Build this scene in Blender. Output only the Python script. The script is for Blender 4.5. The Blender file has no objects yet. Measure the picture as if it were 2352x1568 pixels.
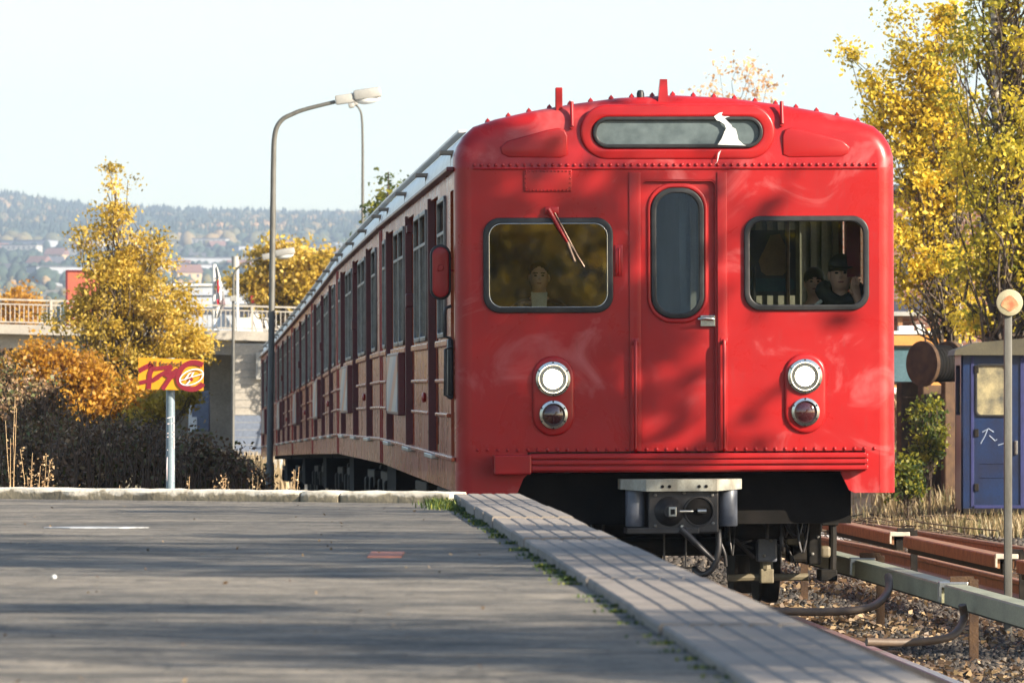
import bpy, bmesh, math, random
import numpy as np
from mathutils import Vector, Matrix, Euler
random.seed(7); rng = np.random.default_rng(7)
S = bpy.context.scene; COL = S.collection
R = math.radians
# ------------------------------------------------------------------ camera, sky, sun, exposure
FP = 14265.0; EYE = 1.63
cam = bpy.data.cameras.new('camera'); camo = bpy.data.objects.new('camera', cam); COL.objects.link(camo)
camo.location = (0, 0, EYE); camo.rotation_euler = (R(90.4057), 0, 0)
cam.lens = 218.34; cam.sensor_width = 36; cam.clip_end = 14000; cam.clip_start = .5
cam.dof.use_dof = True; cam.dof.focus_distance = 45.2; cam.dof.aperture_fstop = 14
S.camera = camo
SUN = Vector((.75, -.50, .41)).normalized()
W = bpy.data.worlds.new('World'); S.world = W; W.use_nodes = True
nt = W.node_tree; sky = nt.nodes.new('ShaderNodeTexSky'); sky.sky_type = 'NISHITA'; sky.sun_disc = False
sky.sun_elevation = math.asin(SUN.z); sky.sun_rotation = math.atan2(SUN.x, SUN.y); sky.dust_density = .8
bg = nt.nodes['Background']; bg.inputs[1].default_value = .087; nt.links.new(sky.outputs[0], bg.inputs[0])
sl = bpy.data.lights.new('sun', 'SUN'); sl.energy = 5.0; sl.angle = R(.5); sl.color = (1, .89, .72)
so = bpy.data.objects.new('sun', sl); COL.objects.link(so); so.rotation_euler = SUN.to_track_quat('Z', 'Y').to_euler()
S.view_settings.view_transform = 'Standard'; S.view_settings.look = 'None'; S.view_settings.gamma = 1
S.view_settings.use_curve_mapping = False; S.view_settings.exposure = 1.54

# ------------------------------------------------------------------ helpers
def P(x, y, d):                       # a sighting in the photograph at distance d -> world point
    return Vector(((x-1176)/FP*d, d, EYE-(y-885)/FP*d))
class MB:
    def __init__(s): s.v = []; s.f = []
    def add(s, vs, fs):
        o = len(s.v); s.v += [tuple(v) for v in vs]; s.f += [tuple(i+o for i in f) for f in fs]; return s
    def box(s, x0, x1, y0, y1, z0, z1, M=None):
        vs = [Vector((x, y, z)) for x in (x0, x1) for y in (y0, y1) for z in (z0, z1)]
        if M is not None: vs = [M @ v for v in vs]
        return s.add(vs, [(0,1,3,2),(4,6,7,5),(0,4,5,1),(2,3,7,6),(0,2,6,4),(1,5,7,3)])
    def bbox(s, x0, x1, y0, y1, z0, z1, b=.01, M=None):     # box with chamfered edges
        bm = bmesh.new(); bmesh.ops.create_cube(bm, size=1)
        for v in bm.verts: v.co = Vector(((x0+x1)/2+v.co.x*(x1-x0), (y0+y1)/2+v.co.y*(y1-y0), (z0+z1)/2+v.co.z*(z1-z0)))
        bmesh.ops.bevel(bm, geom=bm.edges[:], offset=b, segments=2, affect='EDGES', profile=.5)
        bm.verts.index_update(); M = M or Matrix()
        s.add([M @ v.co for v in bm.verts], [[v.index for v in f.verts] for f in bm.faces]); bm.free(); return s
    def tube(s, pts, r, n=8, caps=True):
        pts = [Vector(p) for p in pts]; rs = r if isinstance(r, (list, tuple)) else [r]*len(pts)
        rings = []; up = None
        for i, p in enumerate(pts):
            t = (pts[min(i+1, len(pts)-1)]-pts[max(i-1, 0)]).normalized()
            if up is None: up = Vector((0,0,1)) if abs(t.z) < .9 else Vector((1,0,0))
            a = t.cross(up).normalized(); b = a.cross(t).normalized(); up = b
            rings.append([p+(a*math.cos(2*math.pi*k/n)+b*math.sin(2*math.pi*k/n))*rs[i] for k in range(n)])
        vs = [v for rr in rings for v in rr]; fs = []
        for i in range(len(pts)-1):
            for k in range(n):
                k2 = (k+1) % n; fs.append((i*n+k, i*n+k2, (i+1)*n+k2, (i+1)*n+k))
        if caps: fs.append(tuple(range(n))[::-1]); fs.append(tuple((len(pts)-1)*n+k for k in range(n)))
        return s.add(vs, fs)
    def lathe(s, prof, n=24, M=None, caps=True):          # prof [(r, h)] about local Z
        M = M or Matrix(); vs = [M @ Vector((r*math.cos(2*math.pi*k/n), r*math.sin(2*math.pi*k/n), h)) for r, h in prof for k in range(n)]
        fs = [(i*n+k, i*n+(k+1)%n, (i+1)*n+(k+1)%n, (i+1)*n+k) for i in range(len(prof)-1) for k in range(n)]
        if caps and prof[0][0] > 1e-5: fs.append(tuple(range(n))[::-1])
        if caps and prof[-1][0] > 1e-5: fs.append(tuple((len(prof)-1)*n+k for k in range(n)))
        return s.add(vs, fs)
    def mesh(s, name, smooth=None):
        me = bpy.data.meshes.new(name); me.from_pydata(s.v, [], s.f)
        bm = bmesh.new(); bm.from_mesh(me); bmesh.ops.remove_doubles(bm, verts=bm.verts, dist=1e-5)
        bmesh.ops.recalc_face_normals(bm, faces=bm.faces)
        if smooth:
            for f in bm.faces: f.smooth = True
            for e in bm.edges:
                if len(e.link_faces) == 2 and e.calc_face_angle(0) > R(smooth): e.smooth = False
        bm.to_mesh(me); bm.free(); return me
    def build(s, name, mat, parent=None, smooth=None, **kw): return link(name, s.mesh(name, smooth), mat, parent, **kw)
def link(name, me, mat, parent=None, label=None, cat=None, group=None, kind=None):
    o = bpy.data.objects.new(name, me); COL.objects.link(o); o.parent = parent
    if mat is not None and not me.materials: me.materials.append(mat)
    return tag(o, label, cat, group, kind)
def tag(o, label=None, cat=None, group=None, kind=None):
    for k, v in (('label', label), ('category', cat), ('group', group), ('kind', kind)):
        if v: o[k] = v
    return o
def empty(name, loc=(0,0,0), rz=0, label=None, cat=None, group=None, rx=0):
    o = bpy.data.objects.new(name, None); COL.objects.link(o); o.location = loc; o.rotation_euler = (rx, 0, rz); o.empty_display_size = .2
    return tag(o, label, cat, group)
def copy_tree(o, parent=None):
    c = o.copy(); COL.objects.link(c); c.parent = parent
    for ch in list(o.children): copy_tree(ch, c)
    return c
def rrect(cx, cz, w, h, r, n=8):
    r = min(r, w/2, h/2); out = []
    for (sx, sz, a0) in ((1,1,0),(-1,1,90),(-1,-1,180),(1,-1,270)):
        for k in range(n+1):
            a = R(a0+90*k/n); out.append((cx+sx*(w/2-r)+r*math.cos(a), cz+sz*(h/2-r)+r*math.sin(a)))
    return out
def arcpts(cx, cz, r, a0, a1, n=8): return [(cx+r*math.cos(R(a0+(a1-a0)*k/n)), cz+r*math.sin(R(a0+(a1-a0)*k/n))) for k in range(n+1)]
def from_curve(c, M):
    o = bpy.data.objects.new('tmp', c); COL.objects.link(o)
    dg = bpy.context.evaluated_depsgraph_get(); me = bpy.data.meshes.new_from_object(o.evaluated_get(dg))
    bpy.data.objects.remove(o); me.transform(M); me.materials.clear(); return me
XZ = Matrix(((1,0,0,0),(0,0,-1,0),(0,1,0,0),(0,0,0,1)))      # 2-D (u,z) -> plane facing -Y
YZ = Matrix(((0,0,-1,0),(1,0,0,0),(0,1,0,0),(0,0,0,1)))      # 2-D (y,z) -> plane facing -X
def plate(name, outlines, depth, mat, parent=None, off=0, bevel=0, plane=XZ, **kw):
    c = bpy.data.curves.new(name, 'CURVE'); c.dimensions = '2D'; c.fill_mode = 'BOTH'; c.resolution_u = 1
    for o in outlines:
        sp = c.splines.new('POLY'); sp.points.add(len(o)-1); sp.use_cyclic_u = True
        for i, (a, b) in enumerate(o): sp.points[i].co = (a, b, 0, 1)
    c.extrude = max(depth/2-bevel, 0); c.bevel_depth = bevel; c.bevel_resolution = 2; c.offset = -bevel if bevel else 0
    me = from_curve(c, plane @ Matrix.Translation((0, 0, off)))
    if bevel:
        for p in me.polygons: p.use_smooth = True
        bm = bmesh.new(); bm.from_mesh(me); bmesh.ops.remove_doubles(bm, verts=bm.verts, dist=1e-5)
        for e in bm.edges:
            if len(e.link_faces) == 2 and e.calc_face_angle(0) > R(50): e.smooth = False
        bm.to_mesh(me); bm.free()
    return link(name, me, mat, parent, **kw)
def text(name, s, size, mat, parent, M, off=0):
    c = bpy.data.curves.new(name, 'FONT'); c.body = s; c.size = size; c.extrude = .001; c.align_x = 'CENTER'; c.align_y = 'CENTER'
    return link(name, from_curve(c, M), mat, parent)

# ------------------------------------------------------------------ materials
class NM:
    def __init__(s, name):
        s.m = bpy.data.materials.new(name); s.m.use_nodes = True; s.t = s.m.node_tree; s.b = s.t.nodes['Principled BSDF']; s.out = s.t.nodes['Material Output']
        s.co = None
    def n(s, ty, **kw):
        x = s.t.nodes.new(ty)
        for k, v in kw.items():
            if k.startswith('i_'): x.inputs[k[2:].replace('_', ' ')].default_value = v
            else: setattr(x, k, v)
        return x
    def l(s, a, b): s.t.links.new(a, b)
    def coord(s, scale=(1,1,1), gen='Object', loc=(0,0,0)):
        if s.co is None: s.co = s.n('ShaderNodeTexCoord')
        mp = s.n('ShaderNodeMapping'); mp.inputs['Scale'].default_value = scale; mp.inputs['Location'].default_value = loc
        s.l(s.co.outputs[gen], mp.inputs[0]); return mp.outputs[0]
    def noise(s, scale, detail=4, co=None, rough=.55, dist=0):
        x = s.n('ShaderNodeTexNoise'); x.inputs['Scale'].default_value = scale; x.inputs['Detail'].default_value = detail
        x.inputs['Roughness'].default_value = rough; x.inputs['Distortion'].default_value = dist
        s.l(co if co is not None else s.coord(), x.inputs['Vector']); return x.outputs['Fac']
    def ramp(s, fac, stops):
        r = s.n('ShaderNodeValToRGB'); e = r.color_ramp.elements
        while len(e) < len(stops): e.new(.5)
        for i, (p, c) in enumerate(stops):
            e[i].position = p; e[i].color = (*c, 1) if isinstance(c, (tuple, list)) else (c, c, c, 1)
        s.l(fac, r.inputs[0]); return r.outputs[0]
    def mix(s, f, a, b, mode='MIX'):
        m = s.n('ShaderNodeMix', data_type='RGBA', blend_type=mode)
        for i, v in ((0, f), (6, a), (7, b)):
            if hasattr(v, 'links'): s.l(v, m.inputs[i])
            elif i == 0: m.inputs[0].default_value = v
            else: m.inputs[i].default_value = (*v, 1)
        return m.outputs[2]
    def bump(s, h, st=.3, dist=.01):
        b = s.n('ShaderNodeBump'); b.inputs['Strength'].default_value = st; b.inputs['Distance'].default_value = dist
        s.l(h, b.inputs['Height']); s.l(b.outputs[0], s.b.inputs['Normal'])
    def set(s, col=None, rough=.6, metal=0, coat=0, spec=.5):
        if col is not None:
            if hasattr(col, 'links'): s.l(col, s.b.inputs['Base Color'])
            else: s.b.inputs['Base Color'].default_value = (*col, 1)
        if hasattr(rough, 'links'): s.l(rough, s.b.inputs['Roughness'])
        else: s.b.inputs['Roughness'].default_value = rough
        s.b.inputs['Metallic'].default_value = metal; s.b.inputs['Coat Weight'].default_value = coat
        s.b.inputs['Specular IOR Level'].default_value = spec; return s.m
def worn(name, a, b, scale=3, rough=.6, metal=0, bump=0, bscale=40, coat=0, fine=.25, stretch=(1,1,1)):
    k = NM(name); co = k.coord(stretch)
    c = k.mix(k.ramp(k.noise(scale, 6, co), [(.35, 0.), (.68, 1.)]), a, b)
    f = k.ramp(k.noise(scale*14, 3, co), [(.3, 1-fine), (.7, 1.+0*fine)])
    c = k.mix(1, c, f, 'MULTIPLY')
    if bump: k.bump(k.noise(bscale, 4), bump)
    return k.set(c, rough, metal, coat)
# train red paint with chalky fading and dirt
def red_paint(name, fade=.5, coat=.12, spec=.28, base=(.32,.010,.011), dark=(.25,.009,.010), pale=(.40,.10,.10), rough=.27):
    k = NM(name); co = k.coord((1,1,1))
    c = k.mix(k.ramp(k.noise(1.1, 4, co), [(.35, 0.), (.7, 1.)]), base, dark)
    big = k.noise(1.7, 5, k.coord((1, 1, 1.3), loc=(3.3, 0, 1)), .6, 1.2)
    m = k.ramp(big, [(.56, 0.), (.74, fade)])
    c = k.mix(m, c, pale)
    d = k.ramp(k.noise(20, 6, k.coord((1, 1, .16)), .7), [(.56, 0.), (.80, .6)])
    c = k.mix(d, c, (.20, .03, .03))
    sc = k.ramp(k.noise(160, 2, co), [(.76, 0.), (.80, .5)]); c = k.mix(sc, c, (.6, .35, .33))
    r = k.ramp(big, [(.4, rough), (.75, rough+.22)])
    b = k.n('ShaderNodeBump'); b.inputs['Strength'].default_value = .45; b.inputs['Distance'].default_value = .022
    k.l(k.noise(1.6, 2, co), b.inputs['Height']); k.l(b.outputs[0], k.b.inputs['Normal'])
    return k.set(c, r, 0, coat, spec)
M = {}
M['red'] = red_paint('red_paint', .75)
M['red_clean'] = red_paint('red_paint_glossy', .0, rough=.3)
M['side'] = red_paint('side_red_with_reflection', .25, coat=.12, spec=.45, base=(.42,.09,.03), dark=(.33,.06,.024), pale=(.44,.16,.08), rough=.24)  # red paint; orange in its base colour stands in for reflected foliage
M['maroon'] = worn('maroon_paint', (.13,.012,.02), (.09,.01,.014), 4, .35)
M['door_red'] = red_paint('door_red', .25, rough=.32)
M['roof'] = worn('roof_paint', (.74,.74,.72), (.6,.6,.58), 1.2, .35)
M['rubber'] = worn('rubber', (.018,.018,.02), (.03,.03,.03), 20, .42)
M['chrome'] = worn('chrome', (.62,.62,.6), (.42,.41,.38), 12, .22, 1)
M['alu_dull'] = worn('dull_window_frame', (.22,.21,.19), (.14,.13,.12), 8, .45, .4)
M['alu'] = worn('aluminium', (.5,.5,.48), (.33,.33,.31), 8, .38, 1)
M['black'] = worn('black_grease', (.005,.0045,.004), (.012,.010,.009), 6, .8)
M['dark'] = worn('dark_steel', (.012,.0115,.011), (.030,.025,.02), 8, .6, .2)
M['castiron'] = worn('cast_iron', (.06,.056,.057), (.035,.03,.028), 9, .45, .5)
M['coupler_grey'] = worn('coupler_grey', (.11,.12,.15), (.07,.075,.09), 9, .42)
M['coupler_white'] = worn('coupler_white', (.42,.41,.34), (.2,.18,.14), 9, .6, stretch=(1,1,.5))
M['beige'] = worn('beige_box', (.20,.165,.10), (.12,.095,.06), 9, .6)
M['int_green'] = worn('interior_green', (.16,.17,.14), (.12,.13,.10), 2, .5)
M['int_dark'] = worn('interior_dark', (.025,.025,.028), (.04,.038,.036), 3, .6)
M['int_cream'] = worn('interior_cream', (.22,.225,.195), (.17,.175,.15), 3, .5)
M['navy'] = worn('navy', (.02,.025,.12), (.015,.018,.08), 5, .6)
M['steelpost'] = worn('galvanised', (.13,.125,.108), (.085,.08,.068), 5, .6, .2, stretch=(6,6,1))
M['lamp_shell'] = worn('lamp_shell', (.36,.35,.32), (.28,.27,.25), 4, .5)
M['white'] = worn('white_paint', (.78,.78,.76), (.6,.6,.58), 3, .5)
M['rust'] = worn('rusty_steel', (.34,.165,.07), (.19,.09,.045), 9, .6, .2, .3, 60)
M['railtop'] = worn('rail_head', (.42,.37,.33), (.25,.2,.17), 30, .35, .7)
M['cover'] = worn('third_rail_cover', (.29,.285,.18), (.19,.19,.115), 5, .5, stretch=(1,.3,1))
M['oldwood'] = worn('creosote_wood', (.10,.06,.035), (.055,.035,.025), 8, .85, 0, .5, 60, stretch=(1,1,1))
M['block'] = worn('wood_block', (.22,.13,.07), (.14,.08,.05), 8, .8, 0, .4, 60)
M['pane_reflection'] = worn('golden_reflection_pane', (.40,.34,.19), (.09,.09,.08), 5, .15)  # golden foliage reflection painted as mottled colour on an opaque pane
M['blue'] = worn('blue_paint', (.008,.026,.088), (.012,.016,.045), 3, .35, fine=.4)
M['olive'] = worn('olive_roof', (.085,.075,.042), (.05,.043,.026), 4, .7)
M['orange'] = worn('orange_paint', (.62,.28,.06), (.5,.22,.06), 3, .5)
M['signyellow'] = worn('sign_yellow', (.62,.26,.008), (.54,.22,.008), 3, .35, fine=.1)
M['spray'] = worn('spray_red', (.17,.004,.014), (.20,.005,.016), 9, .5)
M['signpost'] = worn('sign_post', (.22,.28,.31), (.17,.22,.26), 6, .4, .2)
M['ink'] = worn('ink', (.09,.05,.02), (.12,.06,.02), 9, .5)
M['brick'] = None
M['bark'] = worn('bark', (.11,.08,.055), (.055,.04,.03), 9, .9, 0, .6, 30, stretch=(1,1,.3))
M['birchbark'] = worn('birch_bark', (.6,.57,.52), (.16,.13,.11), 7, .8, 0, .4, 30, stretch=(.5,.5,3))
M['twig'] = worn('twig', (.09,.065,.045), (.05,.036,.027), 20, .9)
M['straw'] = worn('straw', (.42,.29,.15), (.30,.18,.09), 20, .8)
M['skin'] = worn('skin', (.66,.40,.29), (.60,.34,.24), 20, .5, fine=.05)
M['hair'] = worn('hair', (.02,.014,.01), (.03,.02,.012), 60, .6)
M['blackcloth'] = worn('black_cloth', (.018,.02,.024), (.028,.03,.034), 30, .8)
M['maroncloth'] = worn('maroon_cloth', (.16,.012,.028), (.12,.01,.02), 30, .8)
M['whitecloth'] = worn('white_cloth', (.62,.64,.62), (.5,.52,.5), 30, .8, fine=.08)
M['browncloth'] = worn('brown_cloth', (.05,.035,.022), (.035,.024,.015), 30, .85)
M['concrete'] = worn('concrete', (.42,.38,.32), (.30,.27,.235), 1.2, .85, 0, .2, 20, stretch=(1,1,1.5))
M['concrete_grey'] = worn('concrete_grey', (.27,.265,.25), (.2,.195,.185), 1.2, .85, 0, .2, 20)
M['blue_grey'] = worn('flat_blue_grey', (.16,.19,.25), (.13,.155,.21), 1, .7)
M['bridge_steel'] = worn('bridge_rail', (.48,.44,.38), (.36,.32,.27), 5, .55)
M['redsign'] = worn('red_board', (.46,.10,.05), (.38,.085,.05), 3, .7)
M['shopred'] = worn('bright_red', (.62,.01,.03), (.52,.01,.02), 3, .4)
M['slate'] = worn('slate_blue', (.05,.06,.09), (.035,.042,.065), 3, .6)
M['brass'] = worn('brass', (.20,.12,.08), (.12,.08,.06), 20, .4, .4)
def glass(name, tint=(.75,.8,.78), rough=.02, ior=1.5, gain=1.0):
    k = NM(name); k.t.nodes.remove(k.b)
    fr = k.n('ShaderNodeFresnel'); fr.inputs[0].default_value = ior
    g = k.n('ShaderNodeBsdfGlossy'); g.inputs['Roughness'].default_value = rough; g.inputs['Color'].default_value = (.95,.95,.95,1)
    tr = k.n('ShaderNodeBsdfTransparent'); tr.inputs[0].default_value = (*tint, 1)
    mt = k.n('ShaderNodeMath', operation='MULTIPLY'); mt.use_clamp = True; mt.inputs[1].default_value = gain
    mx = k.n('ShaderNodeMixShader'); k.l(fr.outputs[0], mt.inputs[0]); k.l(mt.outputs[0], mx.inputs[0]); k.l(tr.outputs[0], mx.inputs[1]); k.l(g.outputs[0], mx.inputs[2]); k.l(mx.outputs[0], k.out.inputs[0])
    return k.m
M['glass'] = glass('window_glass', (.85,.87,.8), gain=2.1); M['glass_clear'] = glass('clear_window_glass', (.95,.96,.93), gain=.7)
M['glass_door'] = glass('door_glass', (.85,.9,.92), gain=4.2)
M['glass_side'] = glass('side_glass', (.85,.85,.8), .05, gain=.36)
k = NM('frosted_sign_glass'); c = k.mix(k.ramp(k.noise(7, 5), [(.35, 0.), (.7, 1.)]), (.065,.085,.09), (.12,.15,.155)); M['signglass'] = k.set(c, .18, 0, .3)
def emis(name, col, st):
    k = NM(name); k.b.inputs['Emission Color'].default_value = (*col, 1); k.b.inputs['Emission Strength'].default_value = st; k.b.inputs['Base Color'].default_value = (.8,.8,.8,1); return k.m
k = NM('lit_lamp'); lw_ = k.n('ShaderNodeLayerWeight'); lw_.inputs[0].default_value = .5
nz = k.noise(45, 2); st_ = k.n('ShaderNodeMapRange'); st_.inputs[1].default_value = .36; st_.inputs[2].default_value = .52; st_.inputs[3].default_value = .3; st_.inputs[4].default_value = 5.5; k.l(nz, st_.inputs[0]); k.l(st_.outputs[0], k.b.inputs['Emission Strength']); k.b.inputs['Emission Color'].default_value = (1, .84, .54, 1); M['lamp_on'] = k.m
M['lens_dark'] = worn('dark_red_lens', (.035,.008,.01), (.05,.012,.014), 4, .08, coat=1)
def leafmat(name, stops, transl=.55, rough=.55):
    k = NM(name); a = k.n('ShaderNodeAttribute', attribute_name='tint')
    c = k.ramp(a.outputs['Fac'], stops); k.set(c, rough)
    tr = k.n('ShaderNodeBsdfTranslucent'); k.l(c, tr.inputs[0]); mx = k.n('ShaderNodeMixShader'); mx.inputs[0].default_value = transl
    k.l(k.b.outputs[0], mx.inputs[1]); k.l(tr.outputs[0], mx.inputs[2]); k.l(mx.outputs[0], k.out.inputs[0]); return k.m
M['leaf_gold'] = leafmat('golden_leaves', [(0, (.16,.13,.02)), (.3, (.40,.28,.035)), (.6, (.64,.44,.06)), (1, (.82,.62,.18))])
M['leaf_birch'] = leafmat('birch_leaves', [(0, (.16,.16,.018)), (.3, (.44,.34,.025)), (.6, (.78,.56,.045)), (1, (.92,.72,.13))])
M['leaf_olive'] = leafmat('olive_birch_leaves', [(0, (.13,.15,.02)), (.35, (.36,.32,.03)), (.7, (.70,.54,.045)), (1, (.90,.70,.10))])
M['leaf_orange'] = leafmat('orange_leaves', [(0, (.24,.10,.012)), (.5, (.52,.26,.022)), (1, (.72,.44,.07))])
M['leaf_green'] = leafmat('green_leaves', [(0, (.03,.06,.012)), (.5, (.09,.12,.018)), (1, (.42,.36,.03))])
M['leaf_bush'] = leafmat('brown_bush_leaves', [(0, (.08,.045,.022)), (.5, (.19,.105,.05)), (.7, (.10,.12,.03)), (.8, (.24,.14,.07)), (1, (.52,.35,.18))], .15)
M['leaf_dry'] = leafmat('dry_seedheads', [(0, (.22,.12,.05)), (1, (.55,.38,.2))], .25)
M['leaf_pink'] = leafmat('pale_orange_leaves', [(0, (.5,.28,.12)), (1, (.85,.55,.3))])
M['grass'] = leafmat('grass', [(0, (.025,.05,.008)), (.7, (.06,.10,.012)), (1, (.28,.27,.03))], .3)
M['litter'] = leafmat('leaf_litter', [(0, (.05,.03,.018)), (.5, (.14,.085,.045)), (1, (.34,.24,.13))], .15)
M['stones'] = leafmat('stones', [(0, (.02,.017,.015)), (.6, (.05,.04,.033)), (1, (.13,.105,.08))], 0, .85)
M['forest'] = leafmat('forest_far', [(0, (.010,.024,.020)), (.7, (.035,.055,.035)), (.8, (.13,.11,.045)), (1, (.34,.20,.10))], 0, .9)

for q_ in ('black', 'dark', 'twig', 'oldwood', 'rubber'): M[q_].node_tree.nodes['Principled BSDF'].inputs['Specular IOR Level'].default_value = .12 if q_ != 'rubber' else .3
# asphalt
k = NM('old_asphalt'); co = k.coord()
f = k.noise(48, 4, co, .75); big = k.noise(.9, 5, k.coord((.5, 1, 1)))
c = k.mix(k.ramp(f, [(.3, 0.), (.7, 1.)]), (.06,.056,.051), (.20,.175,.14))
c = k.mix(k.ramp(big, [(.42, 0.), (.62, .75)]), c, (.24,.205,.16))
st = k.noise(2.2, 6, k.coord((.35, 1.6, 1)), .6, .6); c = k.mix(k.ramp(st, [(.53, 0.), (.62, .8)]), c, (.032,.031,.031))
sp = k.noise(55, 1, k.coord((.6, 1, 1))); c = k.mix(k.ramp(sp, [(.74, 0.), (.77, .8)]), c, (.35,.32,.26))
vo = k.n('ShaderNodeTexVoronoi', feature='DISTANCE_TO_EDGE'); vo.inputs['Scale'].default_value = .55; dv_ = k.n('ShaderNodeVectorMath', operation='ADD'); nz_ = k.n('ShaderNodeTexNoise'); nz_.inputs['Scale'].default_value = 3; k.l(co, nz_.inputs['Vector']); k.l(co, dv_.inputs[0]); k.l(nz_.outputs['Color'], dv_.inputs[1]); k.l(dv_.outputs[0], vo.inputs['Vector']); c = k.mix(k.ramp(vo.outputs['Distance'], [(.0, .8), (.012, 0.)]), c, (.02,.019,.018)); pt_ = k.noise(6.5, 7, k.coord((1, 1, 1), loc=(5, 2, 0)), .82); c = k.mix(1, c, k.ramp(pt_, [(.36, .38), (.52, 1.), (.66, 1.45)]), 'MULTIPLY'); dk_ = k.noise(1.5, 7, k.coord((.6, 1.2, 1), loc=(1, 9, 0)), .75, .4); c = k.mix(k.ramp(dk_, [(.56, 0.), (.63, .7)]), c, (.04,.039,.038)); k.bump(f, 1., .02); M['asphalt'] = k.set(c, .85)
# slabs
k = NM('edge_slab_concrete'); oi_ = k.n('ShaderNodeObjectInfo'); vm_ = k.n('ShaderNodeVectorMath', operation='MULTIPLY_ADD'); k.l(oi_.outputs['Random'], vm_.inputs[0]); vm_.inputs[1].default_value = (37, 11, 0); k.l(k.coord(), vm_.inputs[2]); co = vm_.outputs[0]
c = k.mix(k.ramp(k.noise(2.3, 5, co), [(.35, 0.), (.68, 1.)]), (.27,.225,.185), (.175,.15,.13))
c = k.mix(k.ramp(k.noise(120, 2, co), [(.35, .35), (.6, 0.)]), c, (.12,.11,.105)); rv = k.ramp(oi_.outputs['Random'], [(0, .78), (1, 1.12)]); c = k.mix(1, c, rv, 'MULTIPLY'); dm = k.noise(5, 6, co, .7, .5); c = k.mix(k.ramp(dm, [(.54, 0.), (.68, .6)]), c, (.085,.075,.062)); k.bump(k.noise(140, 3, co), .4, .005); M['slab'] = k.set(c, .8)
# kerb: cement with worn white paint on the upper part of its face
k = NM('kerb_stone'); sx = k.n('ShaderNodeSeparateXYZ'); k.l(k.coord(), sx.inputs[0])
ns = k.n('ShaderNodeMath', operation='MULTIPLY_ADD'); k.l(k.noise(7, 5, k.coord((1,1,1.5)), .65), ns.inputs[0]); ns.inputs[1].default_value = .13; k.l(sx.outputs[2], ns.inputs[2])
m = k.ramp(ns.outputs[0], [(.0, 0.), (.034, 0.), (.052, 1.)]); m.node.color_ramp.elements[0].position = 0.0
c0 = k.mix(k.noise(30, 4), (.30,.25,.16), (.12,.105,.08)); c = k.mix(m, c0, (.60,.54,.44)); M['kerb'] = k.set(c, .85); k.bump(k.noise(30, 4), .5, .01)
# ground
k = NM('track_ground'); co = k.coord(gen='Object')
c = k.mix(k.ramp(k.noise(2.1, 6, co), [(.35, 0.), (.7, 1.)]), (.055,.042,.032), (.12,.095,.07))
c = k.mix(k.ramp(k.noise(30, 3, co), [(.4, .0), (.75, .8)]), c, (.22,.17,.12)); sx = k.n('ShaderNodeSeparateXYZ'); k.l(co, sx.inputs[0])
far = k.n('ShaderNodeMapRange'); far.inputs[1].default_value = 74; far.inputs[2].default_value = 92; k.l(sx.outputs[1], far.inputs[0])
dry = k.mix(k.ramp(k.noise(.9, 6, co), [(.4, 0.), (.65, 1.)]), (.30,.22,.12), (.13,.12,.05)); c = k.mix(far.outputs[0], c, dry)
ff = k.n('ShaderNodeMapRange'); ff.inputs[1].default_value = 500; ff.inputs[2].default_value = 1500; k.l(sx.outputs[1], ff.inputs[0])
c = k.mix(ff.outputs[0], c, k.mix(k.ramp(k.noise(.02, 6, co), [(.4, 0.), (.6, 1.)]), (.05,.07,.035), (.20,.15,.09)))
k.bump(k.noise(25, 5, co), .8, .03); M['ground'] = k.set(c, .95)

# ------------------------------------------------------------------ terrain and track geometry
def lerp(x, xs, ys): return float(np.interp(x, xs, ys))
JD = [45, 62, 79, 96, 113, 130, 147]; JX = [1.196, .31, -.60, -1.47, -2.38, -3.31, -4.32]; JZ = [0, 0, -.09, -.28, -.48, -.69, -.91]
TD = [-30, 25, 34, 45]; 
def platx(d): return .057-.0367*(d-34)
def trackx(d):
    if d < 30: return platx(d)+1.66
    return lerp(d, [30, 34, 39, 45, 62, 79, 96, 113, 130, 147, 200, 300], [platx(30)+1.66, 1.71, 1.475, 1.196, .31, -.60, -1.47, -2.38, -3.31, -4.32, -7.6, -14.])
def railz(d): return lerp(d, JD+[200, 300], JZ+[-1.5, -1.7])
def sstep(a, b, x): t = np.clip((x-a)/(b-a), 0, 1); return t*t*(3-2*t)
def ridge(x): return np.interp(x, [-2500, -900, -453, -368, -222, -133, 200, 900, 2500], [150, 190, 179, 165, 160, 158, 156, 140, 150])/165.
def ground(x, y):
    z = np.interp(y, JD+[200, 300, 400, 800, 1500, 2000, 3000, 4000, 5500, 7000], [v-.2 for v in JZ]+[-1.7, -1.5, 0, 5, 17, 27, 53, 88, 150, 110])
    z = np.where(y > 4000, z*(1+(ridge(x)-1)*sstep(4000, 5500, y)), z)
    o = x-np.interp(y, [0, 45, 147, 300], [3, 1.2, -4.3, -14])
    z = z+1.85*sstep(5.4, 8.4, o)*sstep(76, 103, y)*(1-sstep(180, 260, y))
    n = .03*np.sin(x*3.1+y*1.7)+.03*np.sin(x*1.3-y*2.3)
    return z+n*(np.abs(o-1.5) > 3.6)*(y < 300)
ys = np.concatenate([np.arange(-60, 34, 6.), np.arange(34, 110, 1.), np.arange(110, 320, 6.), np.arange(320, 1500, 60), np.arange(1500, 4000, 150), np.arange(4000, 7001, 100)])
t = np.linspace(-1, 1, 241); xs_ = np.sign(t)*(25*np.abs(t)+2975*np.abs(t)**4)
XX, YY = np.meshgrid(xs_, ys); ZZ = ground(XX, YY)
vv = np.stack([XX, YY, ZZ], -1).reshape(-1, 3); nx = len(xs_); 
ii = (np.arange(len(ys)-1)[:, None]*nx+np.arange(nx-1)[None]).ravel(); ff_ = np.stack([ii, ii+1, ii+nx+1, ii+nx], -1)
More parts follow.
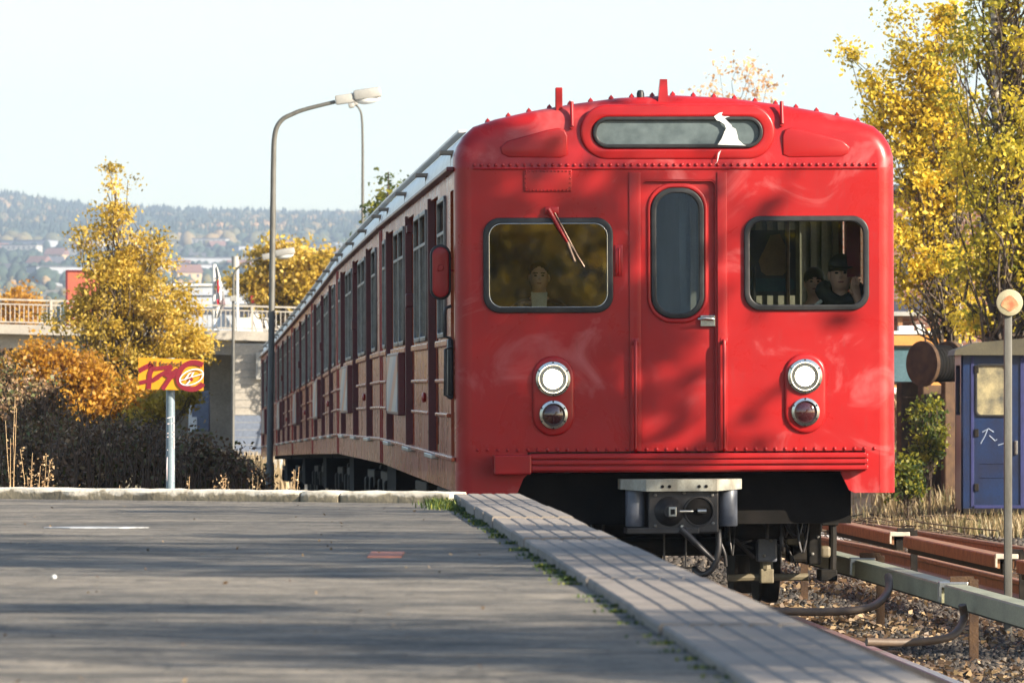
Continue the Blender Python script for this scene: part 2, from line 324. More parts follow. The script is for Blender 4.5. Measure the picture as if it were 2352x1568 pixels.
def npmesh(name, v, f, tint=None, smooth=False):
    me = bpy.data.meshes.new(name); v = np.asarray(v, np.float32); f = np.asarray(f, np.int32); n, k_ = f.shape
    me.vertices.add(len(v)); me.vertices.foreach_set('co', v.ravel()); me.loops.add(n*k_); me.loops.foreach_set('vertex_index', f.ravel())
    me.polygons.add(n); me.polygons.foreach_set('loop_start', np.arange(0, n*k_, k_, dtype=np.int32)); me.polygons.foreach_set('loop_total', np.full(n, k_, np.int32))
    if tint is not None:
        a = me.attributes.new('tint', 'FLOAT', 'FACE'); a.data.foreach_set('value', np.asarray(tint, np.float32))
    me.update(); me.validate()
    if smooth: me.polygons.foreach_set('use_smooth', np.ones(n, bool))
    return me
link('ground', npmesh('ground', vv, ff_, smooth=True), M['ground'], kind='structure')

# ------------------------------------------------------------------ platform
PB = MB(); px = []
for d in np.arange(-12, 34.01, 2): px.append(d)
kd = lambda x: 34.0-(x-.057)*.55     # line of the platform's far end (skewed)
def kerbpt(x): return (x, kd(x))
TOPZ = 1.63-.59; ASPZ = lambda d: TOPZ-float(np.interp(d, [5, 10, 18, 26, 34], [.016, .02, .028, .044, .06])); ASP = TOPZ-.06
pl = empty('platform', (0, 0, 0)); tag(pl, kind='structure')
A = MB(); SW = .37; GAPW = .012
def strip_left(d): return platx(d)-SW
aL, aR = kerbpt(-9.0), kerbpt(strip_left(34))
pts = [(-9, -12)]+[(strip_left(d)-.005, d) for d in np.arange(-12, 34.2, 2.)]+[(strip_left(34.2)-.005, kd(strip_left(34.2)))]+[(-9.0, kd(-9.0))]
n = len(pts); A.add([(x, y, ASP) for x, y in pts]+[(x, y, -.3) for x, y in pts], [tuple(range(n)), tuple(range(n, 2*n))[::-1]]+[(i, (i+1)%n, (i+1)%n+n, i+n) for i in range(n)])
A = MB(); rows = list(np.arange(-12, 33.1, 1.0))+[33.6]
for i_, d in enumerate(rows):
    xr = strip_left(d)-.004; A.v += [(-9+(xr+9)*q/12, d+(kd(-9+(xr+9)*q/12)-33.62)*(1 if i_ == len(rows)-1 else 0), ASPZ(d)) for q in range(13)]
xs__ = [-9+(strip_left(34.1)+9)*q/12 for q in range(13)]
for i_ in range(len(rows)-1): A.f += [(i_*13+q, i_*13+q+1, (i_+1)*13+q+1, (i_+1)*13+q) for q in range(12)]
A.build('asphalt_surface', M['asphalt'], pl)
# edge slabs: grooved blocks, each its own piece
ang = math.atan(.0367)
def slab_mesh(L):
    b = MB(); prof = [(0, -.10), (0, -.006), (.006, 0)]
    for g in (.062, .135, .208, .281):
        prof += [(g, 0), (g+.005, -.004), (g+.015, -.004), (g+.020, 0)]
    prof += [(SW-.010, 0), (SW, -.010), (SW, -.10)]
    n = len(prof); vs = [(x, y, z) for y in (.009, L-.009) for x, z in prof]
    b.add(vs, [(i, i+1, i+1+n, i+n) for i in range(n-1)]+[tuple(range(n))[::-1], tuple(range(n, 2*n)), (n-1, 0, n, 2*n-1)])
    return b.mesh('slab')
sm = slab_mesh(1.25); sm.materials.append(M['slab'])
for i in range(36):
    d = 34.15-1.25*(i+1); o = bpy.data.objects.new('slab', sm); COL.objects.link(o); o.parent = pl
    o.location = (strip_left(d)+random.uniform(-.006, .004), d, TOPZ+random.uniform(-.006, .003)); o.rotation_euler = (random.uniform(-.001,.001), random.uniform(-.004,.004), ang)
# wall of the platform towards the track
b = MB()
for d0 in np.arange(-12, 34.0, 2.): b.add([(platx(d0)-.06, d0, TOPZ-.1), (platx(d0+2)-.06, d0+2, TOPZ-.1), (platx(d0+2)-.06, d0+2, -.3), (platx(d0)-.06, d0, -.3)], [(0,1,2,3)])
b.box(-9, platx(34)-.06, 34.3, 34.31, -.3, -.29); b.build('platform_wall', M['concrete_grey'], pl)
# kerb stones along the far end
edges = [-9.0, -7.4, -5.9, -4.55, -3.15, -1.19, -.965, strip_left(34)-.03]
sk = math.atan(-.55)
for i in range(len(edges)-1):
    x0, x1 = edges[i], edges[i+1]; L = (x1-x0)/math.cos(sk)
    bm = bmesh.new(); bmesh.ops.create_grid(bm, x_segments=max(4, int(L*18)), y_segments=8, size=.5)
    top = [(v.co.x, v.co.y) for v in bm.verts]; bm.free()
    b = MB(); nn = max(6, int(L*16)); prof = [(-.002, -.065), (0, -.02), (.012, -.003), (.03, 0), (.2, 0), (.215, -.01), (.22, -.4)]
    ring = []
    for j in range(nn+1):
        xx = .008+(L-.016)*j/nn; e = .006 if j in (0, nn) else 0
        ring += [(xx, y+random.uniform(-.006, .006)+e*(1 if y < .1 else -1), z+random.uniform(-.004, .003)-e) for y, z in prof]
    m_ = len(prof); fs = [(j*m_+q, j*m_+q+1, (j+1)*m_+q+1, (j+1)*m_+q) for j in range(nn) for q in range(m_-1)]+[tuple(range(m_)), tuple(nn*m_+q for q in range(m_))[::-1]]
    b.add(ring, fs); o = b.build('kerb_stone', M['kerb'], pl, 40); o.location = (x0, kd(x0), TOPZ+.004); o.rotation_euler.z = sk
# fallen things on the asphalt
def quads(name, C, size, tint, mat, nrm=None, parent=None, asp=.62, **kw):
    n = len(C); size = np.broadcast_to(size, (n,))[:, None]
    a = rng.normal(size=(n, 3)); 
    if nrm is not None: a = a*np.array(nrm)
    a /= np.linalg.norm(a, axis=1)[:, None]+1e-9
    r = rng.normal(size=(n, 3)); u = np.cross(a, r); u /= np.linalg.norm(u, axis=1)[:, None]+1e-9; w = np.cross(a, u)
    v = np.stack([C-u*size*.5, C-w*size*asp*.5+a*size*.07, C+u*size*.5, C+w*size*asp*.5+a*size*.07], 1).reshape(-1, 3)
    f = np.arange(4*n).reshape(-1, 4); return link(name, npmesh(name, v, f, tint), mat, parent, **kw)
n = 150; dd = rng.uniform(12, 33.5, n); xx = rng.uniform(-.085, 0, n)*dd+.0; C = np.stack([np.minimum(xx, [strip_left(q)-.05 for q in dd]), dd, np.array([ASPZ(q)+.005 for q in dd])], 1)
quads('fallen_leaves', C, rng.uniform(.010, .022, n), rng.uniform(0, 1, n), M['litter'], (.25,.25,1), kind='stuff')
p = P(887, 1288, 23.0); b = MB(); b.box(-.062, .062, -.35, .35, 0, .004); o = b.build('painted_mark', worn('faded_orange_paint', (.42,.13,.07), (.24,.12,.09), 20, .8), None, label='faded orange rectangle painted on the grey asphalt', cat='ground marking'); o.location = (p.x, 23.0, ASPZ(23)+.001)
p = P(215, 1213, 27.8); b = MB(); pr = [(-.22,-.03),(-.1,-.09),(.12,-.1),(.25,-.02),(.2,.05),(-.05,.08),(-.2,.04)]
b.add([(x, y, .004) for x, y in pr]+[(x, y, 0) for x, y in pr], [tuple(range(7))]+[(i,(i+1)%7,(i+1)%7+7,i+7) for i in range(7)]); o = b.build('dried_puddle', worn('white_lime', (.6,.62,.65), (.2,.2,.2), 14, .5), None, label='whitish smear of spilt paint at the left of the platform', cat='ground marking'); o.location = (p.x, 27.8, ASPZ(27.8)+.001)
p = P(125, 1364, 20); b = MB(); bmx = bmesh.new(); bmesh.ops.create_icosphere(bmx, subdivisions=1, radius=.010)
b.add([v.co*random.uniform(.8,1.2) for v in bmx.verts], [[v.index for v in f.verts] for f in bmx.faces]); bmx.free()
o = b.build('pebble', M['white'], None, label='small pale pebble lying alone on the left of the asphalt', cat='stone'); o.location = (p.x, 20, ASPZ(20)+.006)
def blades(name, base, h, n, spread, mat, lean=.5, w=.012, **kw):       # grass blades as thin tris-quads
    n_ = n; c = np.asarray(base)[None]+np.concatenate([rng.normal(size=(n_, 2))*spread, np.zeros((n_, 1))], 1)
    hh = rng.uniform(.45, 1, n_)*h; th = rng.uniform(0, 2*np.pi, n_); ln = rng.uniform(.1, 1, n_)*lean*hh
    dx = np.stack([np.cos(th), np.sin(th), 0*th], 1); sd = np.stack([-np.sin(th), np.cos(th), 0*th], 1)
    ww = (w*rng.uniform(.6, 1.3, n_))[:, None]; up = np.array([0,0,1.])
    mid = c+dx*ln[:, None]*.35+up*hh[:, None]*.6; tip = c+dx*ln[:, None]+up*hh[:, None]
    v = np.stack([c-sd*ww/2, c+sd*ww/2, mid+sd*ww*.4, mid-sd*ww*.4, tip-sd*ww*.05, tip+sd*ww*.05], 1).reshape(-1, 3)
    i = np.arange(n_)*6; f = np.concatenate([np.stack([i, i+1, i+2, i+3], 1), np.stack([i+3, i+2, i+5, i+4], 1)]); tt = rng.uniform(0, 1, n_)
    return v, f, np.concatenate([tt, tt])
V, F, T = [], [], []; off = 0
for q in range(64):
    d = 33.7-(q/64)**1.3*22; k_ = 1.0 if q < 10 else random.choice([0, .35, .5, .7]); 
    if q > 46: k_ *= .5
    if k_ == 0: continue
    bx = strip_left(d)-.03-(.09*random.random() if q < 9 else 0)
    v, f, t_ = blades('g', (bx, d, ASPZ(d)), (random.uniform(.03,.06) if q < 8 else .024)*max(k_, .5), int(90*k_*random.uniform(.4,1.3)), (.045 if q < 9 else .022), None, lean=1.3, w=.007)
    V.append(v); F.append(f+off); T.append(t_*(1 if q % 5 else .9)); off += len(v)
link('platform_grass', npmesh('platform_grass', np.concatenate(V), np.concatenate(F), np.concatenate(T)), M['grass'], kind='stuff')

# ------------------------------------------------------------------ tracks
def rail_path(off, d0, d1, step=4): return [(trackx(d)+off, d, railz(d)) for d in np.arange(d0, d1+.1, step)]
def sweep(b, path, prof):        # prof (x,z) closed
    n = len(prof); vs = [(p[0]+x, p[1], p[2]+z) for p in path for x, z in prof]
    fs = [(i*n+k, i*n+(k+1)%n, (i+1)*n+(k+1)%n, (i+1)*n+k) for i in range(len(path)-1) for k in range(n)]+[tuple(range(n))[::-1], tuple((len(path)-1)*n+k for k in range(n))]
    return b.add(vs, fs)
RP = [(-.065,-.15),(.065,-.15),(.065,-.14),(.012,-.12),(.01,-.045),(.035,-.035),(.035,-.006),(.028,0),(-.028,0),(-.035,-.006),(-.035,-.035),(-.01,-.045),(-.012,-.12),(-.065,-.14)]
slm = MB().bbox(-1.25, 1.25, -.12, .12, -.14, 0, .012).mesh('sleeper'); slm.materials.append(M['oldwood'])
for nm, oc, lab, a, z in (('railway_track', 0, 'near railway track under the red train, dark ballast between its rails', -12, 200), ('railway_track', 4.2, 'farther railway track with rusty red-brown rails right of the train', 20, 200)):
    tr = empty(nm, (trackx(45)+oc, 45, 0)); tag(tr, lab, 'railway track', 'railway tracks side by side'); L0 = Vector(tr.location)
    for s in (-.7525, .7525):
        b = MB(); sweep(b, [tuple(Vector(p)-L0) for p in rail_path(oc+s, a, z)], RP); b.build('rail', M['rust'] if oc else M['railtop'], tr)
    for i in range(90):
        d = 28+i*.72; o = bpy.data.objects.new('sleeper', slm); COL.objects.link(o); o.parent = tr
        o.location = (trackx(d)+oc-L0.x, d-45, railz(d)-.15); o.rotation_euler.z = .05+random.uniform(-.01,.01)
# third rails (square covers in lengths, brackets between)
def third_rail(oc, segs, ztop, hgt, wid, mat, label, bracket_mat, capmat):
    t = empty('third_rail', (trackx(45)+oc, 45, 0)); tag(t, label, 'third rail', 'conductor rails beside the tracks'); L0 = Vector(t.location)
    for (a, c) in segs:
        b = MB(); pth = [tuple(Vector((trackx(d)+oc, d, railz(d)+ztop))-L0) for d in np.linspace(a, c, 5)]
        sweep(b, pth, [(-wid/2, -hgt), (-wid/2, -.01), (-wid/2+.01, 0), (wid/2-.01, 0), (wid/2, -.01), (wid/2, -hgt), (wid/2-.02, -hgt), (wid/2-.02, -.025), (-wid/2+.02, -.025), (-wid/2+.02, -hgt)])
        b.build('cover', mat, t)
        b = MB(); pth2 = [(p_[0], p_[1], p_[2]-.05) for p_ in pth]; sweep(b, pth2, [(-.03, -.10), (.03, -.10), (.03, 0), (-.03, 0)]); b.build('conductor_bar', M['dark'], t)
    for (a, c) in segs:
        d = a; q = Vector((trackx(d)+oc, d, railz(d)+ztop))-L0
        b = MB(); b.bbox(q.x-wid/2-.02, q.x+wid/2+.02, q.y-.05, q.y+.09, q.z-.025, q.z+.014, .006); b.box(q.x-wid/2-.02, q.x-wid/2-.004, q.y-.05, q.y+.09, q.z-hgt*.9, q.z-.02); b.build('cover_clamp', capmat, t)
        b = MB(); b.box(q.x+wid/2+.03, q.x+wid/2+.09, q.y-.03, q.y+.03, -.25, q.z+.03); b.box(q.x-.02, q.x+wid/2+.06, q.y-.025, q.y+.025, q.z-.03+.04, q.z+.05); b.box(q.x, q.x+wid/2+.2, q.y-.1, q.y+.1, -.22, -.17); b.build('bracket', bracket_mat, t)
    return t
third_rail(1.50, [(36.3, 40.6), (40.75, 46.3), (46.45, 52), (52.2, 60)], .33, .125, .15, M['cover'], 'greenish grey covered third rail beside the near track, ending at right', M['oldwood'], M['alu'])
third_rail(2.86, [(42, 47.5), (48.6, 55), (55.9, 62), (63, 72)], .30, .10, .14, M['rust'], 'rusty brown third rail between the two tracks in broken lengths', M['dark'], worn('cream_insulator', (.55,.5,.4), (.4,.36,.3), 9, .5))
def cable(name, pts, r, mat, label, cat='pipe', group=None):
    pts = [Vector(p) for p in pts]; out = []
    for i in range(len(pts)-1):
        p0 = pts[max(i-1,0)]; p1 = pts[i]; p2 = pts[i+1]; p3 = pts[min(i+2, len(pts)-1)]
        for k_ in range(8):
            t = k_/8; out.append(.5*((2*p1)+(-p0+p2)*t+(2*p0-5*p1+4*p2-p3)*t*t+(-p0+3*p1-3*p2+p3)*t**3))
    out.append(pts[-1]); b = MB(); b.tube(out, r, 8)
    if label: return b.build(name, mat, None, 60, label=label, cat=cat, group=group)
    return b.build(name, mat, None, 60)
hose = worn('muddy_hose', (.13,.085,.055), (.08,.055,.04), 8, .6)
cable('cable_loop', [P(2040,1322,42.8), P(2038,1360,42.6), P(1995,1395,42.0), P(1900,1404,41.9), P(1750,1402,41.9)], .028, hose, 'muddy brown cable curling from the third rail, nearer the train wheels', 'cable', 'cables looping from the third rail')
cable('cable_loop', [P(2210,1388,39.0), P(2212,1425,39.0), P(2180,1462,38.6), P(2090,1474,38.4), P(1990,1473,38.3)], .026, hose, 'muddy brown cable curling under the third rail, nearest the platform edge', 'cable', 'cables looping from the third rail')
# ballast stones and litter
def stones(name, n, region, size, mat, tlo=0, thi=1, **kw):
    base = np.array([[1,0,0],[-1,0,0],[0,1,0],[0,-1,0],[0,0,1],[0,0,-1],[.6,.6,.5],[-.6,.6,.5],[.6,-.6,.5],[-.6,-.6,.5]]); 
    oc = np.array([[4,6,0],[4,2,6],[4,7,2],[4,1,7],[4,9,1],[4,3,9],[4,8,3],[4,0,8],[6,2,0],[7,1,2],[9,3,1],[8,0,3],[5,0,2],[5,2,1],[5,1,3],[5,3,0]])
    x, y = region(n); z = ground(x, y); s = rng.uniform(*size, n)
    q = rng.normal(size=(n, 3, 3)); Q = np.linalg.qr(q)[0]
    b = base[None]*rng.uniform(.75, 1.2, (n, 10, 1))*np.array([1, .8, .62]); v = np.einsum('nij,nkj->nki', Q, b)*s[:, None, None]
    v += np.stack([x, y, z+s*.3], 1)[:, None]; f = (oc[None]+10*np.arange(n)[:, None, None]).reshape(-1, 3)
    return link(name, npmesh(name, v.reshape(-1, 3), f, np.repeat(rng.uniform(tlo, thi, n)**1.6, len(oc))), mat, kind='stuff', **kw)
def reg_near(n):
    y = rng.uniform(34, 62, n); x = rng.uniform(0, 1, n)*(.088*y+1.2)+.15; 
    y2 = y; return np.maximum(x, np.where(y < 34.6, 1.2, -.5)), y2
stones('ballast', 52000, reg_near, (.018, .042), M['stones'])
def reg_far(n): y = rng.uniform(62, 80, n); return rng.uniform(-2, .09*80, n), y
stones('ballast', 9000, reg_far, (.03, .06), M['stones'], .2, 1)
stones('pale_gravel', 2500, lambda n: (rng.uniform(3.6, 4.9, n), rng.uniform(74, 82, n)), (.03, .06), leafmat('pale_gravel', [(0, (.35,.33,.32)), (1, (.6,.58,.56))], 0, .8))
n = 9000; y = rng.uniform(35, 70, n); x = rng.uniform(.5, 1, n)**1*(.088*y); x = np.where(rng.random(n) < .5, x, trackx(45)+rng.uniform(.9, 2.6, n)); msk = rng.random(n) < (np.sin(x*2.3+y*.7)*.5+.55); x, y = x[msk], y[msk]
quads('leaf_litter', np.stack([x, y, ground(x, y)+.05], 1), rng.uniform(.03, .08, len(x)), rng.uniform(0, 1, len(x)), M['litter'], (.45,.45,1), kind='stuff')
# ------------------------------------------------------------------ the train
K = .0031546
def U(x): return (x-1555)*K
def Z(y): return 1.63-(y-885)*K
CL = 16.92
M['dull_blue'] = worn('dull_blue_grey', (.36,.41,.42), (.27,.31,.32), 2.5, .5)
M['oldbeige'] = worn('faded_bracket', (.34,.27,.2), (.22,.17,.13), 9, .6)
OUT = [(-1.6, 3.207), (-1.598, 3.29), (-1.575, 3.37), (-1.53, 3.445), (-1.46, 3.51), (-1.30, 3.565), (-1.05, 3.622), (-.75, 3.675), (-.4, 3.722), (0, 3.742)]
OUT = OUT+[(-x, z) for x, z in OUT[-2::-1]]
# one sheet for the side wall, with its openings
WIN = [(1.5, 2.75), (5.15, 6.35), (6.5, 7.7), (10.35, 11.55), (11.7, 12.9), (15.45, 16.25)]
DOORS = [(3.05, 4.5), (8.2, 9.65), (13.55, 15.0)]
WZ0, WZ1 = 2.02, 3.03
def car_common(car, front):
    for sx in (-1, 1):
        y0 = .12 if front else 0.0
        outl = [[(y0, .86), (CL, .86), (CL, 3.207), (y0, 3.207)]]
        for a, c in WIN: outl.append(rrect((a+c)/2, (WZ0+WZ1)/2, c-a, WZ1-WZ0, .05, 3))
        for a, c in DOORS: outl.append([(a, 1.12), (c, 1.12), (c, 3.10), (a, 3.10)])
        if front: outl.append([(.22, 1.12), (.78, 1.12), (.78, 3.06), (.22, 3.06)])
        o = plate('side_wall', outl, .05, M['side'], car, plane=YZ); o.location.x = sx*1.575
        for a, c in DOORS:
            dh = []
            for q0, q1 in ((a+.12, (a+c)/2-.08), ((a+c)/2+.08, c-.12)): dh.append(rrect((q0+q1)/2, 2.5, q1-q0, 1.0, .07, 3))
            o = plate('side_door', [[(a, 1.12), (c, 1.12), (c, 3.10), (a, 3.10)]]+dh, .03, M['maroon'], car, plane=YZ); o.location.x = sx*1.51
            g = MB().box(sx*1.508-.004, sx*1.508+.004, a+.1, c-.1, 1.98, 3.02).build('door_glass', M['glass_side'], o); g.location.x = -sx*1.51
            if sx < 0:
                f = MB().bbox(-1.625, -1.56, c-.002, c+.035, 1.1, 3.12, .006)
                f.build('door_jamb', M['maroon'], car)
                MB().bbox(-1.66, -1.56, a, c+.02, 1.07, 1.105, .006).build('door_step', M['alu'], car)
        if front:
            MB().box(sx*1.50-.01, sx*1.50+.01, .22, .78, 1.12, 3.06).build('cab_side_door', M['maroon'], car)
    for a, c in WIN:
        zc = (WZ0+WZ1)/2; r1 = rrect((a+c)/2, zc, c-a+.05, WZ1-WZ0+.05, .07, 4); r0 = rrect((a+c)/2, zc, c-a-.03, WZ1-WZ0-.03, .045, 4)
        w = plate('side_window', [r1, r0], .03, M['alu_dull'], car, bevel=.006, plane=YZ); w.location.x = -1.608
        b = MB().bbox(-.014, .014, a+.01, c-.01, 2.765, 2.795, .005).bbox(-.010, .012, (a+c)/2-.012, (a+c)/2+.012, WZ0+.01, 2.77, .004); b.build('glazing_bar', M['alu_dull'], w)
        MB().box(.012, .018, a, c, WZ0, WZ1).build('pane', M['glass_side'], w)
        MB().box(1.57, 1.576, a, c, WZ0, WZ1).build('pane', M['glass_side'], car)
    # ribs between the doors
    spans = [(.85, 3.0), (4.56, 8.15), (9.7, 13.5), (15.06, CL-.02)] if front else [(.02, 3.0), (4.56, 8.15), (9.7, 13.5), (15.06, CL-.02)]
    for i, (a, c) in enumerate(spans):
        for j, (zz, hh) in enumerate(((1.95, .05), (1.67, .028), (1.415, .028))):
            if i == 2 and j: continue
            MB().bbox(-1.632, -1.598, a, c, zz-hh/2, zz+hh/2, .008).build('rib', M['side'], car)
    MB().bbox(-1.63, -1.6, .1 if front else 0, CL, 1.085, 1.118, .008).build('rub_rail', M['side'], car)
    MB().bbox(-1.655, -1.6, 0.14 if front else 0, CL, 3.19, 3.222, .008).build('gutter', M['maroon'], car)
    MB().bbox(-1.615, -1.58, CL-.07, CL, .87, 3.18, .01).build('corner_post', M['red_clean'], car)
    p_ = MB().bbox(-1.67, -1.602, 10.3, 13.35, 1.37, 1.93, .01).build('poster_board', M['maroon'], car)
    MB().box(-1.676, -1.672, 10.34, 13.31, 1.40, 1.90).build('poster', M['poster'], p_)
    for yy, zz in ((5.6, 1.54),):
        MB().lathe([(.001, 0), (.035, 0), (.045, -.02), (.02, -.035)], 12, Matrix.Translation((-1.602, yy, zz)) @ Matrix.Rotation(R(90), 4, 'Y')).build('side_lamp', M['red_clean'], car, 40)
    MB().bbox(-1.67, -1.6, 8.0, 8.08, 2.93, 3.0, .012).build('door_light', M['maroon'], car)
    MB().bbox(-1.68, -1.6, 8.03, 8.11, 2.30, 2.42, .015).build('door_light', M['maroon'], car)
    # roof
    b = MB(); yy0, yy1 = (.36 if front else .0), CL; m_ = len(OUT)
    b.add([(x, y, z) for y in (yy0, yy1) for x, z in OUT], [(i, i+1, i+1+m_, i+m_) for i in range(m_-1)]); b.build('roof', M['roof'], car, 35)
    for yy in np.arange(.75, CL, 4.9):
        MB().bbox(-1.68, -1.52, yy-.10, yy+.10, 3.33, 3.36, .006).bbox(-1.60, -1.56, yy-.05, yy-.02, 3.24, 3.34, .004).build('roof_bracket', M['oldbeige'], car)
    MB().bbox(-1.56, -1.50, yy0, CL, 3.475, 3.50, .005).build('roof_seam', M['roof'], car)
    # inside
    MB().box(-1.54, 1.54, .3, CL-.05, 1.0, 1.05).box(-1.5, 1.5, 1.7, CL-.05, 3.08, 3.1).build('floor_and_ceiling', M['int_cream'], car)
    MB().box(-1.54, 1.54, CL-.06, CL-.02, .9, 3.4).build('end_wall', M['maroon'], car)
    # underframe
    b = MB(); b.box(-1.3, 1.3, .5, CL-.3, .80, .99); b.box(-1.25, -.5, 6.2, 8.2, .30, .8); b.box(-1.2, 1.2, 8.8, 10.6, .35, .8); b.box(.3, 1.25, 6, 8.0, .33, .8)
    b.build('underframe', M['black'], car)
    for by in (2.6, 13.9):
        bg_ = MB().bbox(-1.12, -1.0, by-1.5, by+1.5, .42, .66, .02).bbox(1.0, 1.12, by-1.5, by+1.5, .42, .66, .02).bbox(-1.0, 1.0, by-.25, by+.25, .42, .72, .03).build('bogie', M['dark'], car)
        for wy in (by-1.05, by+1.05):
            for s in (-1, 1):
                MB().lathe([(.10, -.09), (.36, -.07), (.40, -.065), (.425, -.065), (.425, .0), (.40, .065), (.455, .068), (.455, .092), (.30, .095), (.10, .08)], 32, Matrix.Translation((s*.80, wy, .425)) @ Matrix.Rotation(R(-90*s), 4, 'Y')).build('wheel', M['dark'], bg_, 30)
                MB().bbox(s*1.06-.11, s*1.06+.11, wy-.14, wy+.14, .30, .56, .03).build('axle_box', M['dark'], bg_)
            MB().tube([(-.8, wy, .425), (.8, wy, .425)], .07, 12).build('axle', M['dark'], bg_)
k = NM('poster_print'); sx = k.n('ShaderNodeSeparateXYZ'); k.l(k.coord((1,1,1)), sx.inputs[0]); ad = k.n('ShaderNodeMath', operation='MULTIPLY_ADD'); k.l(sx.outputs[2], ad.inputs[0]); ad.inputs[1].default_value = 4.6; k.l(sx.outputs[1], ad.inputs[2])
md = k.n('ShaderNodeMath', operation='FRACT'); dv = k.n('ShaderNodeMath', operation='MULTIPLY'); dv.inputs[1].default_value = .4; k.l(ad.outputs[0], dv.inputs[0]); k.l(dv.outputs[0], md.inputs[0])
M['poster'] = k.set(k.ramp(md.outputs[0], [(0, (.45,.42,.38)), (.36, (.45,.42,.38)), (.38, (.48,.22,.12)), (.7, (.48,.22,.12)), (.72, (.3,.32,.36))]), .35)

def place_car(o, i):
    a = Vector((JX[i], JD[i], JZ[i])); c = Vector((JX[i+1], JD[i+1], JZ[i+1])); d = c-a
    o.location = a; o.rotation_euler = (math.atan2(d.z, d.y), R(-.22), math.atan2(-d.x, d.y))
car = empty('metro_car'); tag(car, 'leading red metro car with lit headlamps and blank destination blind', 'train car', 'cars of the red metro train'); place_car(car, 0)
car_common(car, True)
# --- front face
YF = 0.0
lw = rrect(U(1261.5), Z(608.5), 297*K-.02, 217*K-.02, .11); rw = rrect(U(1856.5), Z(605), 287*K-.02, 216*K-.02, .11)
door = [(U(1474), Z(1020)), (U(1650), Z(1020)), (U(1650), Z(412)), (U(1474), Z(412))]
door = rrect(U(1562), Z(716), 176*K, 608*K, .045)
face = [(-1.48, Z(1036)), (1.48, Z(1036)), (1.48, 3.207), (-1.48, 3.207)]
hl = [rrect(U(cx), Z(cy), 2*.075, 2*.075, .075) for cx, cy in ((1271, 869), (1850, 865), (1271, 951), (1853, 947))]
plate('front_panel', [face, lw, rw, door]+[], .03, M['red'], car, off=-.015)
# rounded corners (body height, skirt included)
for s in (-1, 1):
    b = MB(); n = 8; zs = [Z(1133), 3.207]; vs = [(s*(1.48+.12*math.sin(R(90*k_/n))), .12*(1-math.cos(R(90*k_/n))), z) for z in zs for k_ in range(n+1)]
    b.add(vs, [(k_, k_+1, n+2+k_, n+1+k_) for k_ in range(n)]); b.build('body_corner', M['red'], car, 60)
# dome above the rivet line
b = MB(); rr = .12; rings = []
def nrm(i):
    if i in (0, len(OUT)-1): return Vector((1 if i == 0 else -1, 0))
    a, c = Vector(OUT[i-1]), Vector(OUT[i+1]); t = (c-a).normalized(); return Vector((t.y, -t.x))
lean = lambda z: .10*max(0, z-3.207)+.35*max(0, z-3.5)**1.5
ring = [(x, .37, z) for x, z in OUT]; rings.append(ring)
for j in range(7):
    a = R(90*j/6); ins = rr*(1-math.cos(a)); yy = rr*(1-math.sin(a)); ring = []
    for i, (x, z) in enumerate(OUT):
        nn = nrm(i); q = Vector((x, z))+nn*ins; q.y = max(q.y, 3.207) if i not in (0, len(OUT)-1) else 3.207
        ring.append((q.x, yy+lean(q.y), q.y))
    rings.append(ring)
last = rings[-1]
for s_ in (.8, .6, .4, .2, 0): rings.append([(x, lean(3.207+(z-3.207)*s_) , 3.207+(z-3.207)*s_) for x, y, z in last])
m_ = len(OUT); vs = [v for r_ in rings for v in r_]
b.add(vs, [(r_*m_+i, r_*m_+i+1, (r_+1)*m_+i+1, (r_+1)*m_+i) for r_ in range(len(rings)-1) for i in range(m_-1)]); b.build('front_dome', M['red'], car, 50)
MB().tube([(-1.47, -.004, 3.203), (1.47, -.004, 3.203)], .009, 6).build('seam_strip', M['red_clean'], car, 50)
def rivets(name, pts, r=.0105):
    b = MB()
    for x, y, z in pts: b.lathe([(r*1.3, 0), (r*1.15, .004), (r*.7, .009), (.0005, .011)], 8, Matrix.Translation((x, y, z)) @ Matrix.Rotation(R(90), 4, 'X'))
    return b.build(name, M['red_clean'], car, 60, kind='stuff')
rivets('rivet_row', [(x, -.002, 3.228) for x in np.arange(-1.46, 1.47, .052)])
rivets('rivet_row', [(x, -.032*0-.001, Z(1031)) for x in np.arange(-1.44, 1.45, .072)])
hx0, hx1, hz0, hz1 = U(1207), U(1317), Z(440), Z(389)
plate('hatch', [rrect((hx0+hx1)/2, (hz0+hz1)/2, hx1-hx0, hz1-hz0, .008, 2)], .012, M['red_clean'], car, off=.004, bevel=.003)
rivets('hatch_rivets', [(x, -.011, z) for x in np.linspace(hx0+.012, hx1-.012, 13) for z in (hz0+.012, hz1-.012)]+[(x, -.011, z) for x in (hx0+.012, hx1-.012) for z in np.linspace(hz0+.03, hz1-.03, 4)], .004)
# destination blind
zc = Z(304); uc = U(1561); ly = lean(zc)
pn = plate('blind_surround', [rrect(uc, Z(303), 450*K, 128*K, .205, 12), rrect(uc, zc, 388*K, 68*K, .108, 12)], .05, M['red_clean'], car, off=-ly+.005, bevel=.022)
ds = plate('destination_blind', [rrect(uc, zc, 392*K, 72*K, .113, 12), rrect(uc, zc, 374*K, 54*K, .085, 12)], .05, M['rubber'], car, off=-ly+.022, bevel=.008)
plate('blind_glass', [rrect(uc, zc, 378*K, 58*K, .09, 12)], .01, M['signglass'], ds, off=-ly+.012)
spl = [(1652,333),(1662,318),(1668,303),(1672,296),(1668,286),(1657,279),(1650,277),(1644,268),(1656,260),(1664,258),(1661,266),(1668,268),(1681,268),(1668,272),(1675,279),(1684,288),(1686,293),(1694,297),(1698,312),(1700,322),(1712,333),(1718,335),(1690,334)]
plate('paint_splash', [[(U(x), Z(y)) for x, y in spl]], .003, M['white'], ds, off=-ly+.050)
